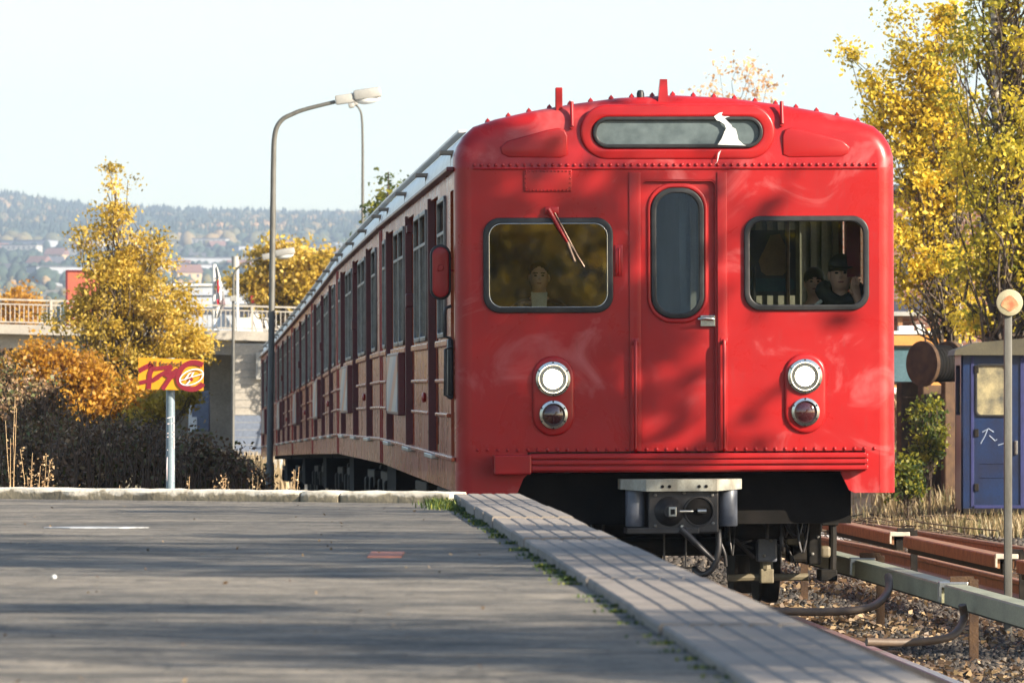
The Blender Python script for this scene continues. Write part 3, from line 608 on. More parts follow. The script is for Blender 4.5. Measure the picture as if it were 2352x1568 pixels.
plate('paint_splash', [[(U(x), Z(y)) for x, y in ((1650,374),(1653,352),(1660,345),(1656,356),(1652,371),(1644,380))]], .003, M['white'], ds, off=-lean(Z(360))+.034)
for s in (-1, 1):       # pressed wings
    w = [(.78,.06),(.78,.20),(.80,.245),(.85,.26),(.93,.245),(1.22,.165),(1.27,.12),(1.26,.07),(1.21,.045),(.83,.04)]
    w = [(s*x, 3.207+z+.03) for x, z in w]
    plate('pressed_panel', [w], .03, M['red_clean'], car, off=-lean(3.36)-.001, bevel=.013)
for x, y0, y1 in ((1318, 238, 290), (1802, 238, 285)):
    MB().tube([(U(x), lean(Z(y1))-.03, Z(y1)), (U(x), lean(Z(y0))-.02, Z(y0)+.015)], .014, 8).tube([(U(x), lean(Z(y1))-.03, Z(y1)), (U(x), lean(Z(y1))-.0+.01, Z(y1)+.0)], .018, 8).build('lamp_bracket', M['red_clean'], car, 50)
# horns and knobs on the roof edge
MB().bbox(U(1282), U(1298), .1, .18, Z(262), Z(199), .006).build('roof_fin', M['red_clean'], car)
f_ = MB(); z0, z1 = Z(236), Z(180)
f_.add([(U(1518), .1, z0), (U(1542), .1, z0), (U(1542), .22, z0), (U(1518), .22, z0), (U(1524), .12, z1), (U(1540), .12, z1), (U(1540), .2, z1), (U(1524), .2, z1)], [(0,1,2,3),(4,5,6,7),(0,1,5,4),(1,2,6,5),(2,3,7,6),(3,0,4,7)]); f_.build('roof_fin', M['red_clean'], car)
MB().lathe([(.001, .035), (.02, .03), (.028, .01), (.028, -.04)], 12, Matrix.Translation((U(1480), .2, 3.745))).build('roof_knob', M['rubber'], car, 40)
b = MB()
for k_ in range(19):
    x = -1.35+k_*.15; z = float(np.interp(x, [p_[0] for p_ in OUT], [p_[1] for p_ in OUT]))
    b.lathe([(.022, -.01), (.018, .01), (.0005, .03)], 6, Matrix.Translation((x, .22, z)))
b.build('roof_bolts', M['red_clean'], car, kind='stuff')
# windscreens
def window(name, r, gl, seal=.034, chrome=False):
    cx = sum(p_[0] for p_ in r)/len(r); cz = sum(p_[1] for p_ in r)/len(r); w = max(p_[0] for p_ in r)-min(p_[0] for p_ in r); h = max(p_[1] for p_ in r)-min(p_[1] for p_ in r)
    rad = .11 if w > h else .15
    o = plate(name, [rrect(cx, cz, w+.024, h+.024, rad+.012, 10), rrect(cx, cz, w-2*seal+.01, h-2*seal+.01, rad-seal+.02, 10)], .04, M['rubber'], car, off=.004, bevel=.009)
    if chrome:
        plate('chrome_trim', [rrect(cx, cz, w-2*seal+.014, h-2*seal+.014, rad-seal+.02, 10), rrect(cx, cz, w-2*seal+.002, h-2*seal+.002, rad-seal+.018, 10)], .012, M['chrome'], o, off=.016, bevel=.002)
    plate('glass', [rrect(cx, cz, w-2*seal+.02, h-2*seal+.02, rad-seal+.02, 10)], .006, gl, o, off=-.004)
    return o
window('windscreen', lw, M['glass'], chrome=True); window('windscreen', rw, M['glass_clear'])
# front door
dw = rrect(U(1560), Z(581), 114*K, 292*K, .15, 10)
dr = plate('front_door', [rrect(U(1562), Z(716), 174*K, 606*K, .04), dw], .02, M['door_red'], car, off=-.045)
plate('door_edge', [door, rrect(U(1562), Z(716), 168*K, 600*K, .035)], .05, M['red_clean'], dr, off=-.03)
plate('window_bead', [rrect(U(1560), Z(581), 140*K, 322*K, .185, 12), rrect(U(1560), Z(581), 122*K, 300*K, .16, 12)], .03, M['red_clean'], dr, off=-.035, bevel=.012)
plate('window_seal', [rrect(U(1560), Z(581), 122*K, 300*K, .162, 12), rrect(U(1560), Z(581), 98*K, 276*K, .13, 12)], .035, M['rubber'], dr, off=-.028, bevel=.008)
plate('door_window', [rrect(U(1560), Z(581), 104*K, 282*K, .14, 12)], .006, M['glass_door'], dr, off=-.045)
MB().bbox(U(1612), U(1646), -.004+.01, .03, Z(750), Z(724), .004).build('lock_plate', M['chrome'], dr)
MB().tube([(U(1640), -.03, Z(733)), (U(1622), -.05, Z(731)), (U(1604), -.05, Z(733))], [.011, .012, .009], 8).tube([(U(1640), .02, Z(733)), (U(1640), -.03, Z(733))], .012, 8).build('door_handle', M['chrome'], dr, 50)
for x0, x1 in ((1448, 1474), (1651, 1673)):
    plate('door_post', [rrect(U((x0+x1)/2), Z(715), (x1-x0)*K, 640*K, .004, 2)], .014, M['door_red'], car, off=.003, bevel=.003)
for x in (1461, 1665):
    MB().tube([(U(x), .0, Z(783)), (U(x), -.04, Z(784)), (U(x), -.045, Z(790)), (U(x), -.045, Z(1030)), (U(x), 0, Z(1034))], .0135, 10).bbox(U(x)-.028, U(x)+.028, -.014, -.002, Z(792), Z(776), .004).build('hand_rail', M['red_clean'], car, 50)
MB().bbox(U(1415), U(1433), -.010, 0, Z(634), Z(562), .003).tube([(U(1424), -.01, Z(570)), (U(1424), -.035, Z(572)), (U(1424), -.035, Z(626)), (U(1424), -.01, Z(628))], .006, 8).build('grab_handle', M['red_clean'], car, 50)
# wiper
wp = MB().bbox(U(1254), U(1286), -.03, -.005, Z(492), Z(474), .006).tube([(U(1262), -.04, Z(480)), (U(1284), -.055, Z(520)), (U(1305), -.045, Z(556))], [.017, .014, .009], 8).build('wiper', M['red_clean'], car, 50)
MB().tube([(U(1276), -.045, Z(488)), (U(1330), -.04, Z(590)), (U(1341), -.035, Z(607))], .006, 6).tube([(U(1305), -.045, Z(556)), (U(1322), -.035, Z(600))], .012, 6).tube([(U(1302), -.026, Z(548)), (U(1344), -.026, Z(612))], .006, 6).build('wiper_blade', M['brass'], wp, 50)
# lamps
RX = lambda x, y, z: Matrix.Translation((x, y, z)) @ Matrix.Rotation(R(90), 4, 'X')
for cx, cy, ry in ((1271, 869, 951), (1851, 865, 947)):
    hsg = plate('light_housing', [rrect(U(cx+1), Z((cy+ry)/2-2), 96*K, 184*K, .15, 12)], .05, M['red_clean'], car, off=.0, bevel=.022)
    h = MB().lathe([(.122, .01), (.128, .035), (.125, .046), (.104, .050), (.098, .044), (.094, .015)], 40, RX(U(cx), 0, Z(cy)), False).build('headlamp', M['chrome'], car, 40)
    MB().lathe([(.1, .03), (.088, .016), (.0005, .012)], 32, RX(U(cx), 0, Z(cy))).build('reflector', M['chrome'], h, 50)
    MB().lathe([(.082, .016), (.070, .032), (.035, .042), (.0005, .045)], 32, RX(U(cx), 0, Z(cy))).build('lamp_lens', M['lamp_on'], h, 50)
    t_ = MB().lathe([(.100, .01), (.105, .030), (.102, .044), (.083, .048), (.078, .04), (.07, .02)], 40, RX(U(cx+1), 0, Z(ry)), False).build('tail_lamp', M['chrome'], car, 40)
    MB().lathe([(.08, .03), (.06, .044), (.03, .052), (.0005, .054)], 32, RX(U(cx+1), 0, Z(ry))).build('lamp_lens', M['lens_dark'], t_, 60)
    for rad, cyy, par in ((.118, cy, h), (.096, ry, t_)):
        b = MB()
        for q in range(6):
            a = R(90+60*q); b.lathe([(.007, .045), (.006, .054), (.0005, .055)], 6, RX(U(cx)+rad*math.cos(a), 0, Z(cyy)+rad*math.sin(a)))
        b.build('bezel_screws', M['dark'], par, kind='stuff')
# anticlimber
for z_ in (1047, 1060, 1074):
    MB().bbox(U(1216), U(1994), -.10, .0, Z(z_+5.5), Z(z_-5), .008).build('anticlimber_rib', M['red_clean'], car)
MB().bbox(U(1216), U(1990), -.07, .03, Z(1083), Z(1040), .01).build('bumper_beam', M['red_clean'], car)
MB().bbox(U(1133), U(1218), -.20, .03, Z(1087), Z(1042), .012).build('bumper_block', M['red_clean'], car)
for s, pts in ((-1, [(1052,1036),(1212,1036),(1212,1088),(1203,1096),(1190,1128),(1180,1133),(1075,1133),(1075,1037)]), (1, [(1990,1036),(2035,1036),(2035,1133),(1965,1133),(1953,1127),(1934,1088),(1934,1084),(1990,1084)])):
    q = [(1075,1036),(1212,1036),(1212,1088),(1203,1096),(1190,1128),(1180,1133),(1075,1133)] if s < 0 else [(1934,1070),(1990,1070),(1990,1036),(2035,1036),(2035,1133),(1965,1133),(1953,1127),(1934,1088)]
    plate('skirt', [[(min(max(U(x), -1.482), 1.482), Z(y)) for x, y in q]], .025, M['red'], car, off=-.014)
MB().box(-1.3, 1.3, .30, .7, .62, .99).build('headstock', M['black'], car)
# coupler
YC = -.25
cp = MB().bbox(U(1484), U(1645), YC, YC+.5, Z(1222), Z(1118), .012).build('coupler', M['castiron'], car)
tp = MB(); x0, x1, x2, x3 = U(1423), U(1478), U(1640), U(1701); zt, zb = Z(1099), Z(1122)
tp.add([(x0, YC+.1, zt), (x1, YC-.06, zt), (x2, YC-.06, zt), (x3, YC+.1, zt), (x3, YC+.4, zt), (x0, YC+.4, zt), (x0, YC+.1, zb), (x1, YC-.06, zb-.012), (x2, YC-.06, zb-.012), (x3, YC+.1, zb), (x3, YC+.4, zb), (x0, YC+.4, zb)], [(0,1,2,3,4,5), (6,7,8,9,10,11)]+[(i, (i+1)%6, (i+1)%6+6, i+6) for i in range(6)])
tp.build('coupler_cap', M['coupler_white'], cp)
for x in (1515, 1531, 1599, 1615): MB().lathe([(.012, 0), (.012, .01)], 10, RX(U(x), YC-.055, Z(1115))).build('bolt_hole', M['black'], cp)
for x in (1456, 1669): MB().lathe([(.001, 0), (.066, 0), (.07, .006), (.07, .262), (.066, .268), (.001, .268)], 24, Matrix.Translation((U(x), YC+.12, Z(1207)))).build('air_cylinder', M['coupler_grey'], cp, 40)
MB().bbox(U(1434), U(1600), YC-.02, YC+.3, Z(1223), Z(1209), .006).build('coupler_lip', M['castiron'], cp)
MB().lathe([(.108, 0), (.1, .01), (.082, .03), (.06, .10), (.045, .12), (.001, .12)], 28, RX(U(1532), YC, Z(1172))).build('coupling_cone', M['castiron'], cp, 40)
MB().bbox(U(1527), U(1545), YC-.15, YC-.10, Z(1183), Z(1161), .004).build('cone_latch', M['alu'], cp)
MB().bbox(U(1531), U(1541), YC-.156, YC-.148, Z(1178), Z(1166), .002).build('latch_slot', M['black'], cp)
MB().lathe([(.098, .004), (.100, .014), (.108, .014), (.112, .0)], 28, RX(U(1600), YC, Z(1172)), False).build('cup_rim', M['castiron'], cp, 40)
MB().lathe([(.1, .004), (.001, .0045)], 28, RX(U(1600), YC, Z(1172))).build('coupling_cup', M['black'], cp, 40)
MB().tube([(U(1548), YC-.06, Z(1172)), (U(1585), YC-.02, Z(1172))], .012, 8).tube([(U(1596), YC-.02, Z(1172)), (U(1616), YC-.02, Z(1172))], .02, 8).build('coupling_pin', M['alu'], cp, 50)
MB().lathe([(.018, 0), (.018, .02), (.01, .03)], 10, RX(U(1560), YC, Z(1206))).build('hose_union', M['alu'], cp, 40)
MB().tube([(U(1558), YC-.02, Z(1212)), (U(1575), YC-.03, Z(1228)), (U(1632), YC-.02, Z(1284))], [.028, .026, .018], 10).build('coupler_lever', M['castiron'], cp, 50)
def sp(pts, n=8):
    pts = [Vector(p_) for p_ in pts]; out = []
    for i in range(len(pts)-1):
        p0 = pts[max(i-1,0)]; p1 = pts[i]; p2 = pts[i+1]; p3 = pts[min(i+2, len(pts)-1)]
        for q in range(n):
            t = q/n; out.append(.5*((2*p1)+(-p0+p2)*t+(2*p0-5*p1+4*p2-p3)*t*t+(-p0+3*p1-3*p2+p3)*t**3))
    return out+[pts[-1]]
F3 = lambda x, y, yy: (U(x), yy, Z(y))
MB().tube(sp([F3(1648,1215,-.1), F3(1648,1260,-.12), F3(1636,1300,-.12), F3(1612,1318,-.1), F3(1594,1305,0)]), .022, 8).build('air_hose', M['castiron'], car, 60)
MB().tube(sp([F3(1652,1240,-.02), F3(1664,1270,-.02), F3(1668,1300,-.0)]), .013, 8).build('air_hose', M['castiron'], car, 60)
MB().tube([F3(1528,1222,.1), F3(1528,1300,.1)], .008, 6).tube([F3(1578,1222,.1), F3(1578,1302,.1)], .008, 6).tube([F3(1520,1302,.1), F3(1595,1304,.1), F3(1610,1290,.1)], .008, 6).build('rigging_rod', M['castiron'], car, 60)
b = MB()
for q in range(9):
    x0 = 1800+q*12; pts = sp([F3(x0+random.uniform(-12,12), 1090, .5), F3(x0+30+random.uniform(-10,10), 1130+random.uniform(-10,10), .45), F3(1888+random.uniform(-8,8), 1150, .4), F3(1895+random.uniform(-6,6), 1185, .4)], 5); b.tube(pts, .009, 5)
b.build('cable_bundle', M['black'], car, 60)
b = MB(); b.box(U(1200), U(1480), .6, .75, Z(1180), Z(1100)); b.bbox(U(1298), U(1322), .45, .5, Z(1190), Z(1100), .01); b.tube([(-.9, .55, Z(1150)), (-.3, .55, Z(1160))], .06, 12); b.build('pipe_rack', M['black'], car)
for q in range(12):
    x0 = random.uniform(1215, 1470) if q < 4 else random.uniform(1660, 1890); x1 = x0+random.uniform(-50, 50); y_ = random.uniform(.5, 1.0)
    MB().tube(sp([F3(x0, 1120, y_), F3(x0+random.uniform(-8,8), 1120+random.uniform(40,90), y_), F3((x0+x1)/2, 1120+random.uniform(100,170), y_-.05), F3(x1, 1150, y_+.1)], 6), random.uniform(.007, .014), 6).build('hanging_hose', M['castiron'], car, 60)
for x_ in (1745, 1832, 1902):
    MB().tube([F3(x_, 1268-i_*3.2, 1.0)+Vector((.04*math.cos(i_*.9), .04*math.sin(i_*.9), 0)) if False else Vector(F3(x_, 1268-i_*3.2, 1.0))+Vector((.045*math.cos(i_*.9), .045*math.sin(i_*.9), 0)) for i_ in range(34)], .010, 5).build('spring', M['castiron'], car, 60)
for x_, y_ in ((1500, 1135), (1630, 1135), (1500, 1205), (1632, 1200), (1566, 1130), (1784, 1170), (1800, 1250), (1784, 1285), (1893, 1180), (1893, 1280), (1906, 1240)):
    MB().lathe([(.013, 0), (.013, .010), (.007, .014)], 6, RX(U(x_), YC if x_ < 1700 else (.95 if x_ < 1850 else .8), Z(y_))).build('bolt_head', M['alu_dull'], car)
MB().lathe([(.001, 0), (.10, 0), (.11, .02), (.11, .5), (.10, .52), (.001, .52)], 20, Matrix.Translation((U(1700), 1.0, Z(1215))) @ Matrix.Rotation(R(90), 4, 'Y')).build('air_reservoir', M['dark'], car, 40)
# bogie equipment seen past the coupler
MB().bbox(U(1700), U(1880), 1.2, 1.35, Z(1255), Z(1150), .04).build('bogie_end_beam', M['dark'], car)
MB().bbox(U(1768), U(1815), .95, 1.1, Z(1300), Z(1150), .015).build('rubbing_block', M['coupler_grey'], car)
MB().bbox(U(1776), U(1808), .98, 1.1, Z(1350), Z(1316), .01).tube([F3(1700,1338,1.04), F3(1776,1336,1.04)], .028, 8).tube([F3(1808,1336,1.04), F3(1890,1336,1.04)], .028, 8).tube([F3(1792,1300,1.04), F3(1792,1320,1.04)], .05, 10).build('brake_beam', M['beige'], car)
MB().bbox(U(1838), U(1878), .95, 1.1, Z(1260), Z(1214), .01).build('relay_box', M['beige'], car)
MB().bbox(U(1884), U(1914), .8, .95, Z(1305), Z(1150), .012).build('shoe_bracket', M['dark'], car)
MB().bbox(U(1914), U(1938), .85, 1.0, Z(1290), Z(1262), .02).build('relay_box', M['beige'], car)
MB().tube([F3(1945,1160,1), F3(1948,1240,1), F3(1946,1330,1)], .03, 10).bbox(U(1915), U(1955), .9, 1.2, Z(1345), Z(1318), .01).bbox(U(1920), U(1960), .95, 1.3, Z(1215), Z(1190), .01).build('collector_shoe', M['dark'], car)

for pp_, r_ in (([F3(1823,1235,.9), F3(1850,1290,.9), F3(1858,1310,.9)], .008), ([F3(1820,1240,.9), F3(1822,1300,.9)], .008), ([F3(1760,1290,.95), F3(1700,1230,.95)], .018)): MB().tube(pp_, r_, 6).build('rigging_rod', M['castiron'], car, 60)
# mirror, cab-side grab rails
mr = MB(); o_ = rrect(U(1018), Z(622), 46*K, 126*K, .07, 10)
mp = plate('mirror', [rrect(U(1018), Z(622), 48*K, 128*K, .076, 10)], .04, M['rubber'], car, off=-.3, bevel=.008)
plate('mirror_back', [rrect(U(1018), Z(622), 38*K, 116*K, .06, 10)], .03, M['red_clean'], mp, off=-.275, bevel=.008)
MB().tube([(U(1044), .3, Z(590)), (U(1000), .3, Z(590))], .01, 6).tube([(U(1048), .3, Z(618)), (U(1010), .26, Z(618))], .008, 6).lathe([(.03, 0), (.02, .03)], 10, RX(U(1018), .28, Z(612))).build('mirror_arm', M['red_clean'], mp, 50)
MB().bbox(U(1032), U(1046), .15, .35, Z(915), Z(775), .02).tube([(-1.62, .2, Z(700)), (-1.66, .2, Z(705)), (-1.67, .2, Z(720)), (-1.67, .2, Z(770)), (-1.62, .2, Z(775))], .012, 8).tube([(-1.62, .14, Z(795)), (-1.665, .14, Z(800)), (-1.67, .14, Z(905)), (-1.62, .14, Z(912))], .012, 8).build('grab_rail', M['rubber'], car, 50)
# --- cab and saloon seen through the glass
MB().box(-1.5, -.30, .9, 1.0, 1.05, 3.3).build('cab_bulkhead', M['int_dark'], car)
MB().box(-1.5, 1.5, .1, .8, 3.1, 3.14).box(-1.5, -.33, .08, .45, 1.05, 1.90).build('cab_desk', M['int_dark'], car)
MB().box(-.36, -.33, .1, 1.0, 1.05, 3.1).build('cab_partition', M['navy'], car)
MB().box(-.46, -.36, .12, .5, 2.1, 2.75).build('cab_curtain', M['navy'], car)
MB().box(.05, .10, .3, 3.0, 1.05, 3.1).build('gangway_panel', M['int_green'], car)
b = MB()
for x in np.arange(.35, 1.5, .085): b.box(x, x+.045, 3.0, 3.04, 1.05, 3.08)
b.build('saloon_slats', M['int_cream'], car); MB().box(-.3, 1.54, 3.06, 3.1, 1.0, 3.1).build('saloon_partition', M['int_green'], car)
MB().box(-.28, .045, 2.6, 2.63, 1.05, 3.1).build('pane_tint_panel', M['dull_blue'], car); MB().box(-.22, -.205, 1.6, 1.62, 1.05, 2.75).build('added_panel_trim', M['int_cream'], car); plate('reflected_orange_frame', [rrect(-.20, 2.2, .22, 1.1, .07), rrect(-.215, 2.19, .17, 1.05, .05)], .02, M['orange'], car, off=-1.5)  # panel added to tone the door pane; orange frame stands in for a reflection
MB().tube([(.95, 1.4, 1.05), (.95, 1.4, 3.1)], .016, 8).tube([(.5, 2.4, 2.05), (1.2, 2.4, 2.05)], .018, 8).tube([(.5, 2.4, 2.12), (1.2, 2.4, 2.12)], .01, 8).build('grab_pole', M['brass'], car, 50)
MB().bbox(.52, .68, .5, .58, 1.95, 2.24, .05).tube([(.62, .54, 2.22), (.62, .54, 2.5)], .012, 8).build('seat_headrest', M['blackcloth'], car, 40)
po = MB().box(.66, 1.02, 1.5, 1.51, 2.30, 2.79).build('notice', M['slate'], car)
plate('printed_patch', [[(.76,2.48),(.80,2.45),(.92,2.45),(.97,2.50),(.98,2.62),(.93,2.70),(.90,2.76),(.83,2.75),(.79,2.66),(.74,2.56)]], .003, worn('tan_print', (.30,.2,.12), (.24,.15,.09), 8, .6), po, off=-1.497)
plate('printed_patch', [rrect(.84, 2.38, .34, .10, .04)], .003, worn('teal_print', (.03,.10,.13), (.02,.06,.1), 8, .6), po, off=-1.497)
MB().box(1.30, 1.40, .5, .51, 2.42, 2.85).build('sticker', M['maroncloth'], car)
car1 = car
# --- following cars
labs = ['second red metro car, coupled behind the leading car', 'third red metro car from the front of the train', 'fourth red metro car from the front of the train', 'fifth red metro car, next to last before the bridge', 'last red metro car, farthest from the camera near the bridge']
c2 = empty('metro_car'); car_common(c2, False); MB().box(-1.54, 1.54, .0, .03, .9, 3.4).build('end_wall', M['maroon'], c2)
MB().bbox(-1.2, 1.2, -.12, 0, 1.0, 3.1, .02).build('gangway_bellows', M['black'], c2)
MB().bbox(-1.625, -1.57, .0, .05, .87, 3.18, .01).build('corner_post', M['red_clean'], c2)
for i in range(1, 6):
    o = c2 if i == 1 else copy_tree(c2); place_car(o, i); tag(o, labs[i-1], 'train car', 'cars of the red metro train')

# ------------------------------------------------------------------ people
def skin_mesh(name, verts, edges, radii, sub=2, root=0):
    me = bpy.data.meshes.new(name); me.from_pydata([tuple(v) for v in verts], edges, []); o = bpy.data.objects.new('tmp', me); COL.objects.link(o)
    m1 = o.modifiers.new('s', 'SKIN'); sv = me.skin_vertices[0].data
    for i, r in enumerate(radii): sv[i].radius = (r, r) if not isinstance(r, tuple) else r; sv[i].use_root = (i == root)
    m2 = o.modifiers.new('u', 'SUBSURF'); m2.levels = sub; m2.render_levels = sub
    dg = bpy.context.evaluated_depsgraph_get(); r_ = bpy.data.meshes.new_from_object(o.evaluated_get(dg)); bpy.data.objects.remove(o)
    for p_ in r_.polygons: p_.use_smooth = True
    return r_
def ell(b, c, r, n=14, m_=10, rot=None):
    rot = rot or Matrix(); b.lathe([(max(.0005, math.sin(math.pi*j/m_)), -math.cos(math.pi*j/m_)) for j in range(m_+1)], n, Matrix.Translation(c) @ rot @ Matrix.Diagonal((*r, 1)))
def person(name, loc, label, kind, arms, hmul=1., low=0):
    # local origin = feet on the floor, faces -Y; head centre at 1.42*hmul
    root = empty(name, loc, 0, label, 'person'); h = hmul
    V = [(0,0,.88), (0,0,1.05), (0,0,1.22), (0,.01,1.32), (0,-.005,1.38), (0,-.02,1.44), (0,-.025,1.52)]; Rr = [.13, .12, .14, .06, .055, .075, .082]
    E = [(0,1),(1,2),(2,3),(3,4),(4,5),(5,6)]
    V = [(x, y, z-low) for x, y, z in V]
    V += [(.09,0,.84-low), (.10,-.02-low,.45-low*.3), (.10,.02,.06), (.10,-.12,.03)]; Rr += [.10, .062, .04, .035]; E += [(0,7),(7,8),(8,9),(9,10)]
    V += [(-.09,0,.84-low), (-.10,-.02-low,.45-low*.3), (-.10,.02,.06), (-.10,-.12,.03)]; Rr += [.10, .062, .04, .035]; E += [(0,11),(11,12),(12,13),(13,14)]
    for arm in arms:
        i0 = len(V); sh, el, wr, pa, fdir, tdir, s = arm; sh, el, wr, pa = [tuple(Vector(q_)-Vector((0, 0, low))) for q_ in (sh, el, wr, pa)]
        V += [sh, el, wr, pa]; Rr += [.062, .042, .028, .034]; E += [(2, i0), (i0, i0+1), (i0+1, i0+2), (i0+2, i0+3)]
        fd = Vector(fdir).normalized(); td = Vector(tdir).normalized(); nrm_ = fd.cross(td)
        for q in range(4):
            base = Vector(pa)+td*(.024-.016*q); L = (.030, .034, .032, .025)[q]; j = len(V)
            V += [tuple(base+fd*.035), tuple(base+fd*(.035+L)+nrm_*.008*s), tuple(base+fd*(.035+L*1.7)+nrm_*.026*s)]; Rr += [.0095, .009, .007]; E += [(i0+3, j), (j, j+1), (j+1, j+2)]
        j = len(V); b0 = Vector(wr)*.5+Vector(pa)*.5+td*.02
        V += [tuple(b0+td*.022+fd*.015), tuple(b0+td*.034+fd*.045)]; Rr += [.011, .009]; E += [(i0+3, j), (j, j+1)]
    V = [tuple(Vector(v)*h) for v in V]; Rr = [r*h for r in Rr]
    body = link('body', skin_mesh('body', V, E, Rr), M['skin'], root)
    # head details: jaw, nose, ears, eyes, mouth, hair
    hc = Vector((0, -.025, 1.485-low))*h
    b = MB(); ell(b, hc+Vector((0,0,-.01)), (.074*h, .09*h, .112*h)); b.tube([hc+Vector((0,-.085,.012)), hc+Vector((0,-.108,-.022))], [.008, .014], 8)
    for s in (-1, 1): ell(b, hc+Vector((s*.075*h, .01, -.01)), (.012, .02, .03), 8, 6)
    b.build('face', M['skin'], body, 60)
    b = MB()
    for s in (-1, 1): ell(b, hc+Vector((s*.028, -.083, .008)), (.013, .008, .007), 8, 6); b.tube([hc+Vector((s*.013,-.09,.028)), hc+Vector((s*.045,-.078,.028))], .0045, 5)
    b.build('eyes_and_brows', M['hair'], body, 60)
    b = MB(); ell(b, hc+Vector((0, -.087, -.052)), (.022, .007, .006), 8, 6); b.build('mouth', worn('lips', (.34,.12,.10), (.3,.1,.09), 9, .5), body, 60)
    return root, body, hc, V, E, Rr
FLOOR = 1.05
# youth in a dark cap leaning on the sill, cheek on hand
cm = car1.matrix_basis.copy(); bpy.context.view_layer.update(); CW = car1.matrix_world
def in_car(u, y, z): return CW @ Vector((u, y, z))
def dress(root, body, V, E, Rr, n0, name, mat, grow=.02, extra=None):
    sel = [i for i in range(len(V)) if i in n0]; mp_ = {v: k_ for k_, v in enumerate(sel)}
    me = skin_mesh(name, [V[i] for i in sel], [(mp_[a], mp_[c]) for a, c in E if a in mp_ and c in mp_], [Rr[i]+grow for i in sel]); return link(name, me, mat, root)
kx, ky = U(1936)+.055, .62
arms = [((.17,.0,1.21), (.22,-.20,1.06), (.115,-.20,1.30), (.092,-.13,1.375), (.02,.25,1), (-.9,-.5,.1), 1), ((-.17,0,1.21), (-.22,-.16,1.02), (-.05,-.28,.99), (.02,-.30,.99), (1,-.2,0), (0,.3,1), -1)]
kr, kb, hc, V, E, Rr = person('person', in_car(kx, ky, FLOOR), 'youth in a dark cap and maroon jacket, cheek resting on hand, behind the right windscreen', 'kid', arms, 1.0, .22)
kr.rotation_euler.z = -.02; kr.scale = (1.1,)*3
dress(kr, kb, V, E, Rr, [0,1,2,3], 'jacket', M['maroncloth'], .03); dress(kr, kb, V, E, Rr, [0,7,8,9,11,12,13], 'trousers', M['blackcloth'], .015)
for k_, i0 in enumerate((15, 15+4+12+2)):
    dress(kr, kb, V, E, Rr, [2, i0, i0+1, i0+2], 'sleeve', M['blackcloth'], .012)
b = MB(); b.tube(sp([(-.09,-.10,1.33), (-.17,-.09,1.27), (-.235,-.09,1.12), (-.25,-.1,1.0)]), .014, 6).tube(sp([(.12,-.09,1.31), (.2,-.08,1.24), (.245,-.1,1.14)]), .011, 6); b.build('jacket_piping', M['whitecloth'], kr, 60).location.z = -.22
b = MB(); b.tube(sp([(-.10,.06,1.40), (-.12,-.04,1.37), (-.07,-.11,1.32), (0,-.13,1.29), (.07,-.11,1.32), (.12,-.04,1.37), (.10,.06,1.40)]), .05, 8); b.build('hood', M['blackcloth'], kr, 60).location.z = -.22
b = MB(); ell(b, (.10,-.27,1.02), (.09,.05,.03)); b.build('cuff', M['whitecloth'], kr, 60).location.z = -.22
b = MB(); ell(b, hc+Vector((.005,.005,.055)), (.088,.102,.085)); b.lathe([(.075, 0), (.085, .006), (.001, .012)], 16, Matrix.Translation(hc+Vector((0,-.075,.045))) @ Matrix.Rotation(R(12), 4, 'X')); b.build('cap', M['blackcloth'], kr, 50)
# passenger behind
arms2 = [((.17,0,1.21), (.21,-.02,.98), (.19,-.12,.80), (.19,-.16,.74), (0,-.4,-1), (0,-1,.2), 1), ((-.17,0,1.21), (-.21,-.02,.98), (-.19,-.12,.80), (-.19,-.16,.74), (0,-.4,-1), (0,-1,.2), -1)]
r2, b2, hc, V, E, Rr = person('person', in_car(U(1884)+.10, 1.35, FLOOR), 'dark-haired passenger half hidden behind the youth in the cap', 'adult', arms2, 1.); r2.scale = (.905,)*3
dress(r2, b2, V, E, Rr, [0,1,2,3], 'jacket', M['browncloth'], .035); dress(r2, b2, V, E, Rr, [0,7,8,9,11,12,13], 'trousers', M['blackcloth'], .015)
for i0 in (15, 33): dress(r2, b2, V, E, Rr, [2, i0, i0+1, i0+2], 'sleeve', M['browncloth'], .012)
b = MB(); ell(b, hc+Vector((0,.02,.035)), (.088,.1,.095)); b.build('hair', M['hair'], r2, 60)
# driver
arms3 = [((.19,0,1.21), (.26,-.12,1.0), (.14,-.34,.98), (.10,-.38,.98), (-.3,-1,0), (-1,0,.2), 1), ((-.19,0,1.21), (-.26,-.12,1.0), (-.14,-.34,.98), (-.10,-.38,.98), (.3,-1,0), (1,0,.2), -1)]
r3, b3, hc, V, E, Rr = person('person', in_car(U(1248)+.01, .68, FLOOR), 'driver in brown jacket and open white shirt behind the left windscreen', 'adult', arms3, 1.0); r3.scale = (.93,)*3
dress(r3, b3, V, E, Rr, [0,1,2], 'jacket', M['browncloth'], .05); dress(r3, b3, V, E, Rr, [0,7,8,9,11,12,13], 'trousers', M['blackcloth'], .015)
for i0 in (15, 33): dress(r3, b3, V, E, Rr, [2, i0, i0+1, i0+2], 'sleeve', M['browncloth'], .022)
sh = MB(); sh.add([(-.065,-.10,1.36), (.065,-.10,1.36), (.045,-.21,1.05), (-.045,-.21,1.05), (-.06,-.17,1.28), (.06,-.17,1.28), (-.05,.03,1.38), (.05,.03,1.38)], [(0,1,5,4), (4,5,2,3), (0,4,6), (1,7,5)]); sh.build('shirt', M['whitecloth'], r3, 60)
b = MB(); ell(b, hc+Vector((0,.025,.04)), (.08,.09,.085)); b.build('hair', M['hair'], r3, 60)
